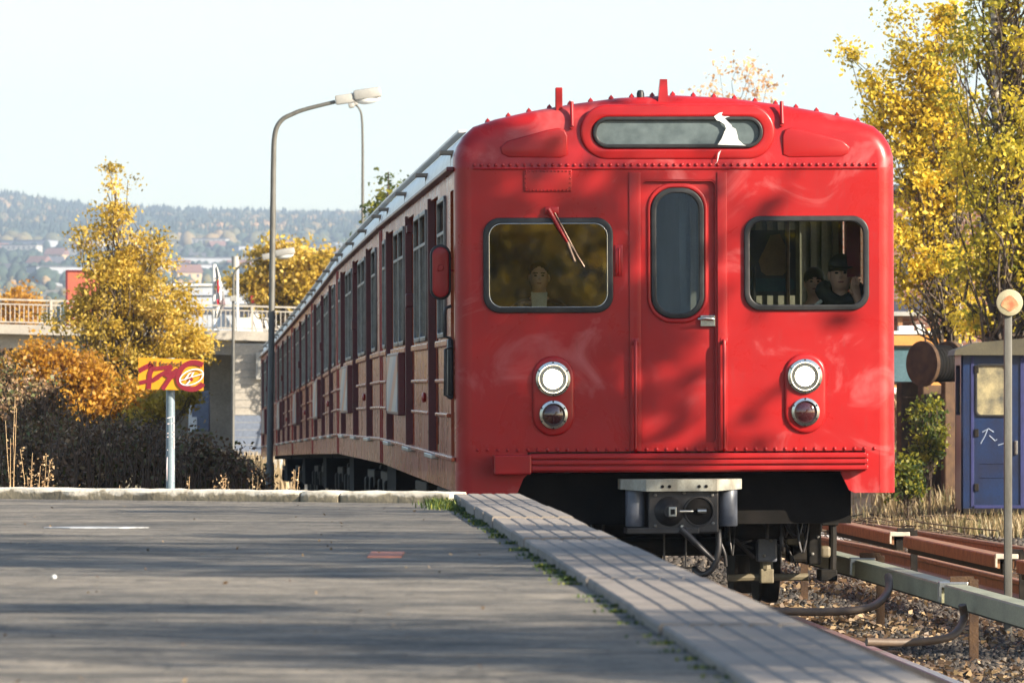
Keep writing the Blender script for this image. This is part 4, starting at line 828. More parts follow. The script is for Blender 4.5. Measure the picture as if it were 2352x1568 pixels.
# ------------------------------------------------------------------ trees and shrubs
def gz(x, y): return float(ground(np.array(x, float), np.array(y, float)))
def branch_tubes(b, p0, p1, r0, r1, n=5, wob=.06):
    p0 = Vector(p0); p1 = Vector(p1); L = (p1-p0).length; pts = []
    for i in range(5):
        t = i/4; w = Vector((random.gauss(0, wob), random.gauss(0, wob), random.gauss(0, wob)))*L*(1 if 0 < i < 4 else 0)
        pts.append(p0.lerp(p1, t)+w+Vector((0, 0, -.10*L*math.sin(math.pi*t))))
    b.tube(pts, [r0+(r1-r0)*i/4 for i in range(5)], n, False)
def tree(name, label, cat, base, top, tr, blobs, ncl, per, leaf, lmat, bmat, group=None, clr=.28, tlo=0, thi=1, light=None, trunk_bend=.02, droop=0):
    """blobs: (x,y,z, rx,ry,rz) in world metres; clumps of leaves grow on limbs from the trunk"""
    base = Vector(base); t = empty(name, base, 0, label, cat, group); top = Vector(top)
    b = MB(); tp_ = []
    for i in range(9):
        q = i/8; tp_.append(base.lerp(top, q)+Vector((math.sin(q*5+base.x)*trunk_bend, math.cos(q*4)*trunk_bend, 0))*(top-base).length*.5*(q > 0)-base)
    tp_[0] = Vector((0,0,-.1)); b.tube(tp_, [tr*(1-.85*(i/8))*(1.35 if i == 0 else 1) for i in range(9)], 9); b.build('trunk', bmat, t, 60)
    vol = [bb[3]*bb[4]*bb[5] for bb in blobs]; tot = sum(vol); C = []; 
    lb = MB()
    for bb, v in zip(blobs, vol):
        k_ = max(3, int(ncl*v/tot))
        for _ in range(k_):
            d = Vector((random.gauss(0,1), random.gauss(0,1), random.gauss(0,1))).normalized(); rad = random.random()**.42
            p = Vector((bb[0]+d.x*bb[3]*rad, bb[1]+d.y*bb[4]*rad, bb[2]+d.z*bb[5]*rad)); C.append((p, random.random()))
            ax = top-base; q = max(.08, min(.97, (p.z-base.z)/max(ax.z, .1)-.12-.25*random.random())); s_ = base.lerp(top, q)
            branch_tubes(lb, s_-base, p-base, tr*.32*(1-q*.7), .006, 4)
    lb.build('limbs', M['bark'], t)
    P_, T_ = [], []
    for p, cv in C:
        m_ = int(per*random.uniform(.5, 1.5)); r_ = clr*random.uniform(.6, 1.4)
        g = rng.normal(size=(m_, 3))*np.array([r_, r_, r_*.75])*.55+np.array(p); g[:, 2] -= droop*np.abs(rng.normal(size=m_))
        P_.append(g); T_.append(np.clip(tlo+(thi-tlo)*(cv*.6+.4*rng.random(m_)), 0, 1))
    Cc = np.concatenate(P_)-np.array(base); Tt = np.concatenate(T_)
    quads('crown', Cc, leaf*rng.uniform(.45, 1.6, len(Cc)), Tt, M[lmat], None, t)
    return t
def bl(x, y, d, wx, wz, wy=None):     # blob from a sighting; wx, wz half sizes in photo pixels
    p = P(x, y, d); k_ = d/FP; return (p.x, p.y, p.z, wx*k_, (wy if wy else wx)*k_, wz*k_)
# left golden tree in front of the bridge
d = 122; g0 = P(262, 980, d); g0.z = gz(g0.x, d)
tree('golden_tree', 'tall golden tree with a narrow pointed top in front of the concrete bridge', 'tree', g0, P(268, 440, d), .11,
     [bl(262, 425, d, 34, 50), bl(262, 520, d, 48, 70), bl(205, 555, d, 36, 60), bl(330, 600, d, 50, 70), bl(262, 650, d, 80, 80), bl(370, 590, d, 30, 60), bl(350, 700, d, 80, 80), bl(230, 740, d, 85, 70), bl(400, 780, d, 85, 55), bl(300, 820, d, 90, 60), bl(455, 800, d, 40, 50), bl(200, 700, d, 35, 50), bl(440, 690, d, 25, 50), bl(300, 900, d, 70, 40), bl(130, 740, d, 30, 22)], 330, 90, .07, 'leaf_gold', M['bark'], clr=.24)
d = 116; g0 = P(150, 960, d); g0.z = gz(g0.x, d)
tree('orange_shrub', 'low bright orange shrub at the left, below the bridge railing', 'shrub', g0, P(170, 830, d), .05,
     [bl(110, 830, d, 70, 45), bl(210, 870, d, 60, 60), bl(60, 860, d, 60, 50), bl(250, 930, d, 50, 40), bl(160, 900, d, 60, 50), bl(320, 910, d, 50, 40)], 170, 60, .08, 'leaf_orange', M['bark'], clr=.25)
d = 105; g0 = P(370, 1000, d); g0.z = gz(g0.x, d)
tree('olive_shrub', 'loose brown-green shrub behind the yellow sign, before the dark underpass', 'shrub', g0, P(390, 900, d), .04, [bl(380, 920, d, 60, 30), bl(440, 905, d, 40, 22), bl(330, 950, d, 40, 30)], 50, 40, .07, 'leaf_gold', M['bark'], clr=.16, tlo=0, thi=.6)
# birches right of the train
d = 96; g0 = P(2310, 1010, d); g0.z = gz(g0.x, d)
tree('birch_tree', 'big yellow-green birch with a white trunk at the right edge behind the blue wagon', 'tree', g0, P(2290, -420, d), .12,
     [bl(2350, 60, d, 190, 140), bl(2240, 130, d, 90, 110), bl(2330, 300, d, 160, 150), bl(2220, 330, d, 60, 90), bl(2340, 480, d, 150, 120), bl(2230, 560, d, 80, 100), bl(2350, 640, d, 130, 90), bl(2270, 690, d, 70, 55), bl(2250, 730, d, 50, 35), bl(2350, 720, d, 60, 40), bl(2420, 400, d, 200, 300), bl(2380, -160, d, 200, 160)], 320, 90, .078, 'leaf_olive', M['birchbark'], 'birches right of the train', clr=.27, droop=.12)
d = 104; g0 = P(2190, 1000, d); g0.z = gz(g0.x, d)
tree('birch_tree', 'bright yellow birch just right of the train roof, in front of the brick building', 'tree', g0, P(2200, 60, d), .10,
     [bl(2180, 60, d, 60, 80), bl(2110, 140, d, 60, 70), bl(2150, 250, d, 90, 90), bl(2040, 230, d, 55, 60), bl(2080, 330, d, 70, 80), bl(1985, 190, d, 40, 35), bl(2160, 420, d, 90, 80), bl(2100, 520, d, 70, 80), bl(2170, 600, d, 80, 60), bl(2090, 640, d, 60, 45), bl(2200, 330, d, 60, 80), bl(1960, 130, d, 26, 22), bl(2010, 290, d, 30, 25), bl(2080, 60, d, 40, 40), bl(2230, 690, d, 60, 30), bl(2140, 690, d, 60, 30), bl(2200, 740, d, 60, 25)], 250, 95, .078, 'leaf_birch', M['birchbark'], 'birches right of the train', clr=.26)
d = 98; g0 = P(2330, 900, d); 
tree('yellow_shrub', 'small yellow shrub hanging over the roof of the blue wagon', 'shrub', Vector((g0.x, d, gz(g0.x, d))), P(2330, 740, d), .03, [bl(2260, 735, d, 60, 22), bl(2340, 750, d, 50, 20)], 40, 40, .075, 'leaf_birch', M['bark'], clr=.2)
# trees that rise behind the train roof
d = 175; g0 = P(1670, 900, d); tree('autumn_tree', 'pale orange treetop showing above the train roof', 'tree', Vector((g0.x, d, gz(g0.x, d))), P(1675, 230, d), .15, [bl(1690, 190, d, 60, 55), bl(1640, 215, d, 50, 35), bl(1740, 200, d, 40, 40), bl(1680, 400, d, 160, 180)], 150, 34, .12, 'leaf_pink', M['bark'], clr=.45)
d = 172; g0 = P(880, 900, d); tree('poplar_tree', 'slim green and yellow tree between the far lamp and the train roof', 'tree', Vector((g0.x, d, gz(g0.x, d))), P(885, 395, d), .12, [bl(884, 430, d, 18, 35), bl(880, 480, d, 36, 45), bl(870, 545, d, 42, 50), bl(850, 610, d, 50, 60), bl(900, 620, d, 60, 90)], 130, 55, .13, 'leaf_green', M['bark'], clr=.35, tlo=.25, thi=1)
d = 195; g0 = P(660, 900, d); tree('maple_tree', 'broad yellow and green tree behind the bridge railing, left of the train', 'tree', Vector((g0.x, d, gz(g0.x, d))), P(660, 570, d), .16, [bl(690, 600, d, 70, 42), bl(620, 590, d, 40, 30), bl(570, 645, d, 45, 35), bl(640, 660, d, 70, 45), bl(710, 660, d, 70, 50), bl(740, 615, d, 40, 35)], 230, 60, .14, 'leaf_gold', M['bark'], clr=.4, tlo=.0, thi=.95)
d = 230; g0 = P(60, 900, d); tree('round_tree', 'round orange-yellow tree beyond the left end of the bridge railing', 'tree', Vector((g0.x, d, gz(g0.x, d))), P(55, 680, d), .12, [bl(50, 695, d, 45, 32), bl(30, 720, d, 60, 40)], 60, 60, .14, 'leaf_orange', M['bark'], clr=.4)
# bank shrubs right of the train
M['straw2'] = worn('dead_stems', (.12,.07,.04), (.06,.038,.022), 20, .9)
sh_l = ['leafy green and yellow shrub on the bank between the train and the blue wagon', 'low yellow-green shrub at the foot of the bank by the train skirt', 'pale dry shrub high on the bank left of the blue wagon']
for i, (x, y, d, wx, wz, mt) in enumerate(((2135, 985, 84, 38, 75, 'leaf_green'), (2085, 1085, 80, 40, 45, 'leaf_green'), (2095, 930, 92, 36, 34, 'leaf_dry'))):
    p = P(x, y, d); g = gz(p.x, d); tree('bank_shrub', sh_l[i], 'shrub', Vector((p.x, d, g)), P(x, y-wz*.7, d), .02, [bl(x, y, d, wx, wz), bl(x-10, y+wz*.6, d, wx, wz*.6)], 46, 45, .055, mt, M['twig'], 'shrubs on the bank', clr=.12)
# dark thicket left, beyond the platform's end
tl = ['leftmost dark brown bush beyond the platform kerb', 'tall dark bush left of the tree trunk', 'dark bush below the golden tree', 'brown bush just left of the yellow sign post', 'low dark bush right of the yellow sign post', 'dark bush in front of the underpass', 'lowest dark bush next to the tall lamp post', 'dark green bush at the far left behind the dry weeds', 'dark brown bush second from the left, behind the tall dry weed']
for i, (x, y, d, wx, wz) in enumerate(((20, 900, 66, 70, 110), (95, 950, 64, 70, 95), (250, 1010, 62, 75, 75), (345, 1040, 60, 60, 75), (445, 1050, 61, 50, 65), (500, 1075, 63, 50, 50), (560, 1100, 66, 35, 30), (70, 1050, 56, 90, 80), (180, 1040, 60, 80, 80))):
    p = P(x, y, d); tree('thicket_bush', tl[i], 'bush', Vector((p.x, d, gz(p.x, d))), P(x, y-wz*.8, d), .03, [bl(x, y, d, wx, wz), bl(x+8, y+wz*.7, d, wx*1.1, wz*.7)], 75, 42, .042, 'leaf_bush', M['twig'], 'dark bushes beyond the platform', clr=.17)
b = MB()
for q in range(120):
    d = random.uniform(54, 60); x = random.uniform(0, 560); p = P(x, 1130, d); h = random.uniform(.5, 1.0)*(P(0, 830+x*.42, d).z-p.z)*1.05; lx = random.gauss(0, .18)
    b.tube([(p.x, d, gz(p.x, d)), (p.x+lx*.4, d, p.z+h*.5), (p.x+lx, d+random.gauss(0,.1), p.z+h)], [.007, .005, .002], 4)
b.build('bare_stems', M['straw2'], None, kind='stuff')
def weed(x, y0, y1, d, label, w=14, n=260, name='dry_weed'):
    p = P(x, y1, d); q = P(x, y0, d); t = empty(name, (p.x, d, gz(p.x, d)), 0, label, 'weed', 'dry weeds beyond the kerb')
    h = q.z-t.location.z; b = MB(); C = []; k_ = d/FP
    for s_ in range(4):
        dx = random.uniform(-w, w)*k_*1.6; hh = h*random.uniform(.75, 1.0); pts = [Vector((dx*q_*q_+random.uniform(-.01,.01), random.uniform(-.05,.05), hh*q_)) for q_ in (0, .3, .6, .85, 1)]; b.tube(pts, [.006,.005,.004,.003,.002], 4)
        for _ in range(n//4):
            q_ = random.uniform(.45, 1.0); pp = pts[0].lerp(pts[-1], q_); pp.x = dx*q_*q_; C.append((pp.x+random.gauss(0, w*k_*.4), pp.y+random.gauss(0, .05), pp.z+random.gauss(0, .03)))
    b.build('stem', M['straw'], t); quads('seed_heads', np.array(C), .022, rng.random(len(C)), M['leaf_dry'], None, t, kind='stuff')
for a in ((62, 1000, 1120, 41, 'dry weed left of the tallest one, at the far left of the kerb', 12), (88, 985, 1120, 42.5, 'tallest tan dry weed, leaning right near the left edge', 22, 500), (150, 1095, 1125, 39.5, 'short rusty dry weed clump at the left behind the kerb', 20, 300), (282, 1112, 1122, 38.5, 'tiny dry tuft between the weeds and the sign post', 14, 120), (428, 1082, 1122, 38.5, 'single dry stalk just right of the yellow sign post', 6, 120), (500, 1080, 1122, 39.5, 'forked dry weed halfway from sign post to lamp post', 14, 300), (530, 1070, 1122, 41, 'dry weed with several stalks left of the lamp post', 14, 300), (585, 1070, 1122, 42.5, 'pale dry weed close to the foot of the tall lamp post', 16, 300), (678, 1072, 1122, 40, 'dry stalk in front of the train wheels, right of the lamp post', 6, 120), (30, 900, 1000, 42.5, 'pale bent reed at the left edge of the picture', 10, 60)):
    weed(a[0], a[1], a[2], a[3], a[4], a[5], a[6] if len(a) > 6 else 240)
# rough grass on the ground there and on the bank
V, F, T = [], [], []; off = 0
for q in range(420):
    if q < 200: d = random.uniform(38, 75); x = -random.uniform(.045, .085)*d
    else: d = random.uniform(76, 104); x = random.uniform(.058, .088)*d
    v, f, t_ = blades('g', (x, d, gz(x, d)), .3, 60, .22, None, w=.02); V.append(v); F.append(f+off); T.append(t_); off += len(v)
link('dry_grass', npmesh('dry_grass', np.concatenate(V), np.concatenate(F), np.concatenate(T)), leafmat('dry_grass_blades', [(0, (.08,.08,.025)), (.5, (.20,.15,.07)), (1, (.38,.28,.15))], .3), kind='stuff')
# brushwood at the foot of the bank
b = MB()
for q in range(150):
    d = random.uniform(74, 82); x = random.uniform(3.7, 5.6); z = gz(x, d)+random.uniform(.02, .22); a = random.uniform(0, 3.1); L = random.uniform(.3, 1.1)
    b.tube([(x-L/2*math.cos(a), d-L/2*math.sin(a), z), (x, d, z+random.uniform(-.02,.06)), (x+L/2*math.cos(a), d+L/2*math.sin(a), z+random.uniform(-.1,.1))], .009, 4)
b.build('brushwood', M['twig'], None, kind='stuff')

# ------------------------------------------------------------------ lamps, signs
def lamp(name, label, x, ytop, d, path, r0, head, ybase=None, headmat='lamp_shell', armcol=None):
    base = P(x, 885, d); base.z = gz(base.x, d); t = empty(name, base, 0, label, 'street lamp', 'street lamps along the tracks')
    pts = [P(a, b_, d)-base for a, b_ in path]
    b = MB(); b.tube([Vector((0,0,-.2)), Vector((0,0,.9)), Vector((0,0,.92)), pts[0]], [r0*1.5, r0*1.45, r0*1.1, r0], 12); b.build('post', M['steelpost'], t, 50)
    sm_ = sp(pts, 6); MB().tube([pts[0]-Vector((0,0,.01))]+sm_, [r0]+[r0*(1-.35*i/len(sm_)) for i in range(len(sm_))], 10).build('arm', armcol or M['steelpost'], t, 50)
    h0, h1, th = head; a = P(*h0, d)-base; c = P(*h1, d)-base; v = c-a; L = v.length; ang_ = math.atan2(v.z, v.x); k_ = d/FP; H = th*k_
    MM = Matrix.Translation(a) @ Matrix.Rotation(-ang_, 4, 'Y')
    hd = MB().bbox(0, L*.42, -H*.45, H*.45, -H*.42, H*.30, H*.12, MM).bbox(L*.40, L, -H*.62, H*.62, -H*.30, H*.5, H*.2, MM).build('lamp_head', M[headmat], t, 40)
    b = MB(); ell(b, (0,0,0), (L*.27, H*.5, H*.42)); b.v = [tuple(MM @ (Vector(v_)+Vector((L*.69, 0, -H*.28)))) for v_ in b.v]; b.build('diffuser', M['white'], hd, 60)
    return t
lamp('street_lamp', 'nearest grey lamp post with long curved arm, left of the train', 620, 290, 100, [(627, 470), (628, 380), (631, 310), (645, 278), (672, 262), (705, 250), (770, 234)], .048, ((770, 229), (876, 214), 30))
d=100; p=P(620,885,d)
lamp('street_lamp', 'farthest pale lamp post, its head just under the nearest lamp', 833, 245, 200, [(833, 420), (833, 330), (831, 270), (825, 250), (815, 240)], .045, ((822, 236), (800, 242), 16))
t = lamp('street_lamp', 'small lamp with a brown arm over the bridge railing, left of the tallest post', 535, 620, 150, [(536, 720), (536, 660), (538, 628), (553, 610), (575, 599), (606, 590)], .036, ((602, 590), (677, 577), 20))
o = MB().bbox(-.08, .08, -.1, -.03, 0, .13, .01).build('junction_box', M['lamp_shell'], t); o.location = P(537, 692, 150)-t.location
def post(name, label, cat, x, y0, d, w, mat, extra=None, group=None):
    b_ = P(x, 885, d); b_.z = gz(b_.x, d); t = empty(name, b_, 0, label, cat, group); r = w/2*d/FP; MB().tube([(0,0,-.2), (0,0,P(x, y0, d).z-b_.z)], r, 12).build('post', mat, t, 50); return t
t = post('flag_pole', 'white pole with a red and white flag behind the bridge', 'flag pole', 492, 607, 200, 9, M['white']); b_ = Vector(t.location)
fl = [(497,612),(503,630),(508,650),(514,672),(520,700),(512,712),(504,735),(499,745)]; b = MB(); vs = []
def drape(rows, nm, mt, par):
    b = MB(); vs = []
    for (y, xl, xr) in rows:
        for q in range(7): t_ = q/6; pq = P(xl+(xr-xl)*t_, y, 200)-b_; pq.y += .12*math.sin(t_*7+y*.05); vs.append(pq)
    b.add(vs, [(r_*7+q, r_*7+q+1, (r_+1)*7+q+1, (r_+1)*7+q) for r_ in range(len(rows)-1) for q in range(6)]); return b.build(nm, mt, par, 60)
fg = drape([(612, 497, 499), (640, 497, 507), (670, 497, 514), (700, 497, 518), (730, 497, 506)], 'flag', M['white'], t)
drape([(642, 498, 504), (672, 498, 505)], 'flag_stripe', M['shopred'], fg).location.y = -.15; drape([(672, 500, 514), (690, 502, 516)], 'flag_stripe', M['white'], fg); drape([(688, 498, 504), (702, 500, 509)], 'flag_stripe', M['shopred'], fg).location.y = -.15
t = post('pale_mast', 'white mast with a pale cylinder on top, right of the flag', 'mast', 545, 600, 190, 7, M['white'], group=None)
MB().lathe([(.001, 0), (.11, 0), (.11, .34), (.001, .34)], 20, Matrix.Translation(P(540, 614, 190)-Vector(t.location))).build('cylinder_head', M['lamp_shell'], t, 40)
t = empty('white_awning_stand', P(512, 748, 196), 0, 'white conical base at the foot of the flag pole behind the railing', 'stand'); MB().lathe([(.36, -.1), (.22, .12), (.08, .32), (.001, .4)], 16).build('cone', M['white'], t, 60)
# yellow sign with text and sprayed tag
d = 41.5; base = P(391, 885, d); base.z = gz(base.x, d); t = empty('track_sign', base, 0, 'yellow sign on a grey post, sprayed over with dark red graffiti', 'sign')
L_ = lambda x, y: P(x, y, d)-base
MB().tube([(0,0,-.2), L_(391, 822)+Vector((0,.04,0))], .030, 16).build('post', M['signpost'], t, 50)
c0, c1 = L_(317, 897), L_(468, 822); kk = d/FP
bd = plate('sign_board', [[(L_(319,821).x, L_(0,821).z), (L_(468,826).x, L_(0,826).z), (L_(468,897).x, L_(0,897).z), (L_(319,893).x, L_(0,893).z)]], .02, M['signyellow'], t, off=.03)
tm = text('sign_lettering', 'All ferdsel', 15.5*kk*1.25, M['ink'], bd, Matrix.Translation(Vector((L_(380, 0).x, -.045, L_(0, 836).z))) @ Matrix.Rotation(R(90), 4, 'X'))
def stroke(name, pts, w, par, mat, y=-.048):
    b = MB(); Q = [Vector((L_(x_, 0).x, L_(0, y_).z)) for x_, y_ in pts]; n = len(Q); vs = []
    for i in range(n):
        tt = (Q[min(i+1, n-1)]-Q[max(i-1, 0)]).normalized(); nn = Vector((-tt.y, tt.x))*w*kk/2
        for s in (1, -1): q = Q[i]+nn*s; vs += [(q.x, y, q.y)]
    b.add(vs, [(2*i, 2*i+1, 2*i+3, 2*i+2) for i in range(n-1)]); return b.build(name, mat, par)
st_ = [([(320,852),(332,845),(347,839),(349,848),(345,860),(344,875),(342,893)], 11), ([(321,879),(335,876),(352,873),(366,866)], 9), ([(352,847),(370,845),(384,843),(396,841)], 9), ([(396,842),(384,853),(368,862),(352,874)], 10), ([(382,856),(392,860),(404,858),(412,850)], 18), ([(396,862),(386,876),(374,894)], 10),
       ([(467,838),(452,833),(436,834),(422,842),(413,855),(410,870),(415,884),(430,892),(448,893),(462,886),(467,880)], 12)]
for i, (pts, w) in enumerate(st_):
    P3 = sp([(a, 0, b__) for a, b__ in pts], 5); stroke('spray_stroke', [(v.x, v.z) for v in P3], w, bd, M['spray'], -.046-.0006*i)
ov = [(441+27*math.cos(a)-.0, 866+17*math.sin(a)-7*math.cos(a)) for a in np.linspace(0, 2*math.pi, 26)]
wm = worn('white_spray', (.75,.68,.68), (.7,.55,.55), 9, .5)
stroke('spray_stroke', ov, 3, bd, wm, -.052); stroke('spray_stroke', [(415,874),(440,866),(467,858)], 2.2, bd, wm, -.0525); stroke('spray_stroke', [(425,872),(436,858),(446,853),(436,876),(428,884)], 3.5, bd, wm, -.053); stroke('spray_stroke', [(438,868),(443,874)], 7, bd, M['spray'], -.0535)
for y0, y1, y2 in ((960, 956, 0), (973, 971, 0), (995, 992, 0), (1003, 1002, 0), (1033, 1030, 0), (1050, 1048, 0), (1104, 1104, 0), (1126, 1126, 0)):
    stroke('chalk_mark', [(384, y0), (400, y1)], 2, bd, wm, .003)
stroke('chalk_mark', [(385, 1050), (384, 1075), (385, 1104)], 3, bd, wm, .003); stroke('chalk_mark', [(397, 1049), (399, 1075), (397, 1104)], 3, bd, wm, .003); stroke('chalk_mark', [(399, 957), (399, 995), (400, 1030)], 2.5, bd, wm, .003)
# round marker at the right
d = 45; base = P(2315, 885, d); base.z = gz(base.x, d); t = empty('track_marker', base, 0, 'grey post with a faded round sign at the right edge', 'sign post')
L_ = lambda x, y: P(x, y, d)-base
MB().bbox(-.029, .029, -.02, .02, -.1, L_(0, 700).z, .006).build('post', M['steelpost'], t, 50)
dk = MB().lathe([(.001, .03), (.092, .03), (.096, .036), (.096, .046), (.088, .05), (.001, .05)], 36, RX(L_(2318, 0).x, 0, L_(0, 695).z)).build('round_plate', worn('faded_cream', (.42,.38,.25), (.34,.29,.17), 9, .6), t, 40)
pt = [(2318+19*math.cos(a)*(1+.12*math.sin(3*a)), 697+16*math.sin(a)*(1+.15*math.cos(4*a))) for a in np.linspace(0, 2*math.pi, 24)[:-1]]
plate('faded_emblem', [[(L_(a, 0).x, L_(0, b__).z) for a, b__ in pt]], .003, worn('faded_red', (.50,.12,.05), (.45,.30,.14), 22, .6), dk, off=.052)
d = 61

# ------------------------------------------------------------------ bridge with abutment
DB = 176; t = empty('bridge', (0, DB, 0)); tag(t, 'concrete road bridge with metal railing crossing behind the tracks', 'bridge')
zz = lambda y, d=DB: EYE-(y-885)/FP*d
def yb(x): return 745+(x-0)*.028       # the deck slopes gently to the right in the photo
def Xb(x, d=DB): return (x-1176)/FP*d
def sbox(b, x0, x1, y0, y1, a, c):       # box that follows the slope: a/c photo rows at x=0
    v = []
    for x in (x0, x1):
        px_ = x/DB*FP+1176; dy = (px_)*.028/FP*DB
        for y in (y0, y1):
            for q in (a, c): v.append((x, y-DB, zz(q)-dy))
    return b.add(v, [(0,1,3,2),(4,6,7,5),(0,4,5,1),(2,3,7,6),(0,2,6,4),(1,5,7,3)])
X0, X1 = -34, 14
sbox(MB(), X0, X1, DB, DB+7, 766, 744).build('deck', M['concrete'], t)
sbox(MB(), X0, X1, DB+.5, DB+1.1, 800, 767).build('girder', M['concrete'], t); sbox(MB(), X0, X1, DB+3, DB+3.6, 800, 767).build('girder', M['concrete'], t); sbox(MB(), X0, X1, DB+5.6, DB+6.2, 800, 767).build('girder', M['concrete'], t)
b = MB(); sbox(b, X0, X1, DB+.08, DB+.14, 689, 685); sbox(b, X0, X1, DB+.09, DB+.13, 699, 696); sbox(b, X0, X1, DB+.09, DB+.13, 740, 737); b.build('handrail', M['bridge_steel'], t)
b = MB()
for x in np.arange(X0, X1, .13): sbox(b, x, x+.022, DB+.1, DB+.122, 738, 698)
b.build('balusters', M['bridge_steel'], t, kind='stuff')
for x in np.arange(X0, X1, 1.9): sbox(MB(), x, x+.07, DB+.07, DB+.15, 745, 685).build('railing_post', M['bridge_steel'], t)
b = MB(); b.bbox(Xb(545), Xb(625), -2, 5, zz(1075), zz(790), .03); b.build('abutment', M['concrete'], t)
MB().box(Xb(546), Xb(624), -2.01, -2.004, zz(1068), zz(953)).build('blue_grey_patch', M['blue_grey'], t)  # blue-grey sheet covering the lower part of the abutment face
MB().bbox(Xb(470), Xb(552), 3, 5, zz(1075), zz(780), .03).build('wing_wall', M['concrete_grey'], t)
MB().box(X0, Xb(470), 5.5, 6.5, zz(1090), zz(800)).build('back_wall', M['concrete_grey'], t)
MB().bbox(Xb(595), Xb(612), -2.3, -2.05, zz(872), zz(812), .02).build('electric_box', M['lamp_shell'], t)
b = MB()      # courses scored in the abutment face
for y in range(815, 1060, 17): b.box(Xb(548), Xb(622), -2.012, -2.002, zz(y+1.2), zz(y))
b.build('wall_courses', M['concrete_grey'], t)
o = MB().bbox(-.19, .19, -.2, .2, 0, .78, .02).build('signal_cabinet', M['blue_grey'], None, label='blue-grey metal cabinet in front of the dark underpass', cat='cabinet'); o.location = P(459, 990, 120)
t = empty('white_marker', P(437, 998, 112)); tag(t, 'small white marker boards left of the grey cabinet', 'marker'); MB().bbox(-.03, .03, -.02, .02, 0, .62, .004).build('upright', M['white'], t); MB().bbox(0.0, .12, -.025, .02, .1, .32, .004).build('board', M['white'], t)
o = MB().bbox(-2, 2, -.5, .5, 0, 0, .001) if False else None
# dry mound under the bridge
V, F, T = [], [], []; off = 0
for q in range(130):
    x = random.uniform(Xb(460, 150), Xb(560, 150)); d = random.uniform(140, 165); v, f, t_ = blades('g', (x, d, gz(x, d)+random.uniform(0, .25)), 1.0, 60, .3, None, w=.05); V.append(v); F.append(f+off); T.append(t_); off += len(v)
link('tall_dry_grass', npmesh('tall_dry_grass', np.concatenate(V), np.concatenate(F), np.concatenate(T)), leafmat('tan_grass', [(0, (.30,.22,.12)), (1, (.5,.38,.22))], .3), kind='stuff')
# billboard and things beyond the bridge
t = empty('billboard', P(194, 900, 182)); t.location.z = gz(t.location.x, 182); tag(t, 'large rust-red board with a dark frame standing behind the bridge railing', 'billboard'); h0 = -t.location.z
MB().box(-.50, .50, -.03, .03, zz(748, 182)+h0, zz(624, 182)+h0).build('panel', M['redsign'], t)
MB().bbox(-.55, -.49, -.06, .06, zz(760, 182)+h0, zz(621, 182)+h0, .01).bbox(.49, .55, -.06, .06, zz(760, 182)+h0, zz(621, 182)+h0, .01).bbox(-.55, .55, -.06, .06, zz(624, 182)+h0, zz(620, 182)+h0, .01).build('frame', M['maroon'], t)
for s in (-.4, .4): MB().box(s-.04, s+.04, .04, .1, -.2, zz(740, 182)+h0).build('leg', M['dark'], t)
t = empty('warehouse', P(470, 885, 260)); t.location.z = gz(t.location.x, 260); tag(t, 'pale grey flat-roofed hall behind the flag pole', 'building'); h0 = -t.location.z
MB().box(-3.5, 1.25, 0, 12, 0, zz(657, 260)+h0).build('wall', worn('pale_cladding', (.40,.43,.48), (.33,.36,.41), 1, .6), t); MB().bbox(-3.6, 1.35, -.1, 12.1, zz(657, 260)+h0, zz(652, 260)+h0, .02).build('roof_edge', M['white'], t); MB().box(-3.5, 1.25, -.06, -.002, zz(680, 260)+h0, zz(678, 260)+h0).build('cladding_joint', M['slate'], t)
MB().box(-3.5, 1.25, -.08, -.003, zz(720, 260)+h0, zz(706, 260)+h0).build('window_band', M['slate'], t)
t = empty('petrol_station', P(640, 885, 225)); t.location.z = gz(t.location.x, 225); tag(t, 'white building with a red fascia half hidden by the yellow tree behind the bridge', 'building'); h0 = -t.location.z
MB().box(-1.6, 2.2, 0, 6, 0, zz(697, 225)+h0).build('wall', M['white'], t); MB().bbox(-1.0, 2.3, -.5, 6, zz(695, 225)+h0, zz(674, 225)+h0, .02).build('fascia', M['shopred'], t)
for x0 in (-.9, .3, 1.3): MB().box(x0, x0+.35, -.53, -.505, zz(687, 225)+h0, zz(681, 225)+h0).build('fascia_lettering_panel', M['white'], t)
for x0 in (-1.3, -.3, .7, 1.7): w = MB().box(x0-.28, x0+.28, -.03, -.003, zz(728, 225)+h0, zz(706, 225)+h0).build('window', M['slate'], t)
# town, far trees
hm = [worn('house_white', (.42,.40,.36), (.3,.29,.27), .2, .8), worn('house_ochre', (.5,.36,.2), (.42,.3,.18), .2, .8), worn('house_red', (.24,.08,.06), (.18,.07,.05), .2, .8), worn('house_grey', (.34,.35,.37), (.28,.29,.31), .2, .8)]
rm = [worn('roof_dark', (.09,.09,.1), (.06,.06,.07), .3, .8), worn('roof_tile', (.20,.10,.075), (.15,.08,.06), .3, .8)]
protos = []
def house(w, dp, h, hmat, rmat, flat=False):
    t = empty('town_house'); MB().box(-w/2, w/2, 0, dp, -4, h).build('wall', hmat, t)
    b = MB()
    if flat: b.box(-w/2-.3, w/2+.3, -.3, dp+.3, h, h+.5)
    else: b.add([(-w/2-.5, -.5, h-.1), (w/2+.5, -.5, h-.1), (w/2+.5, dp+.5, h-.1), (-w/2-.5, dp+.5, h-.1), (-w/2-.5, dp/2, h+dp*.42), (w/2+.5, dp/2, h+dp*.42)], [(0,1,5,4), (2,3,4,5), (0,4,3), (1,2,5), (0,3,2,1)])
    b.build('roof', rmat, t)
    for fl_ in range(max(1, int(h/3))):
        b = MB(); nw = max(2, int(w/3))
        for q in range(nw): x = -w/2+(q+.5)*w/nw; b.box(x-.55, x+.55, -.08, -.02, fl_*3+.9, fl_*3+2.2)
        b.build('window_row', M['slate'], t, kind='stuff')
    return t
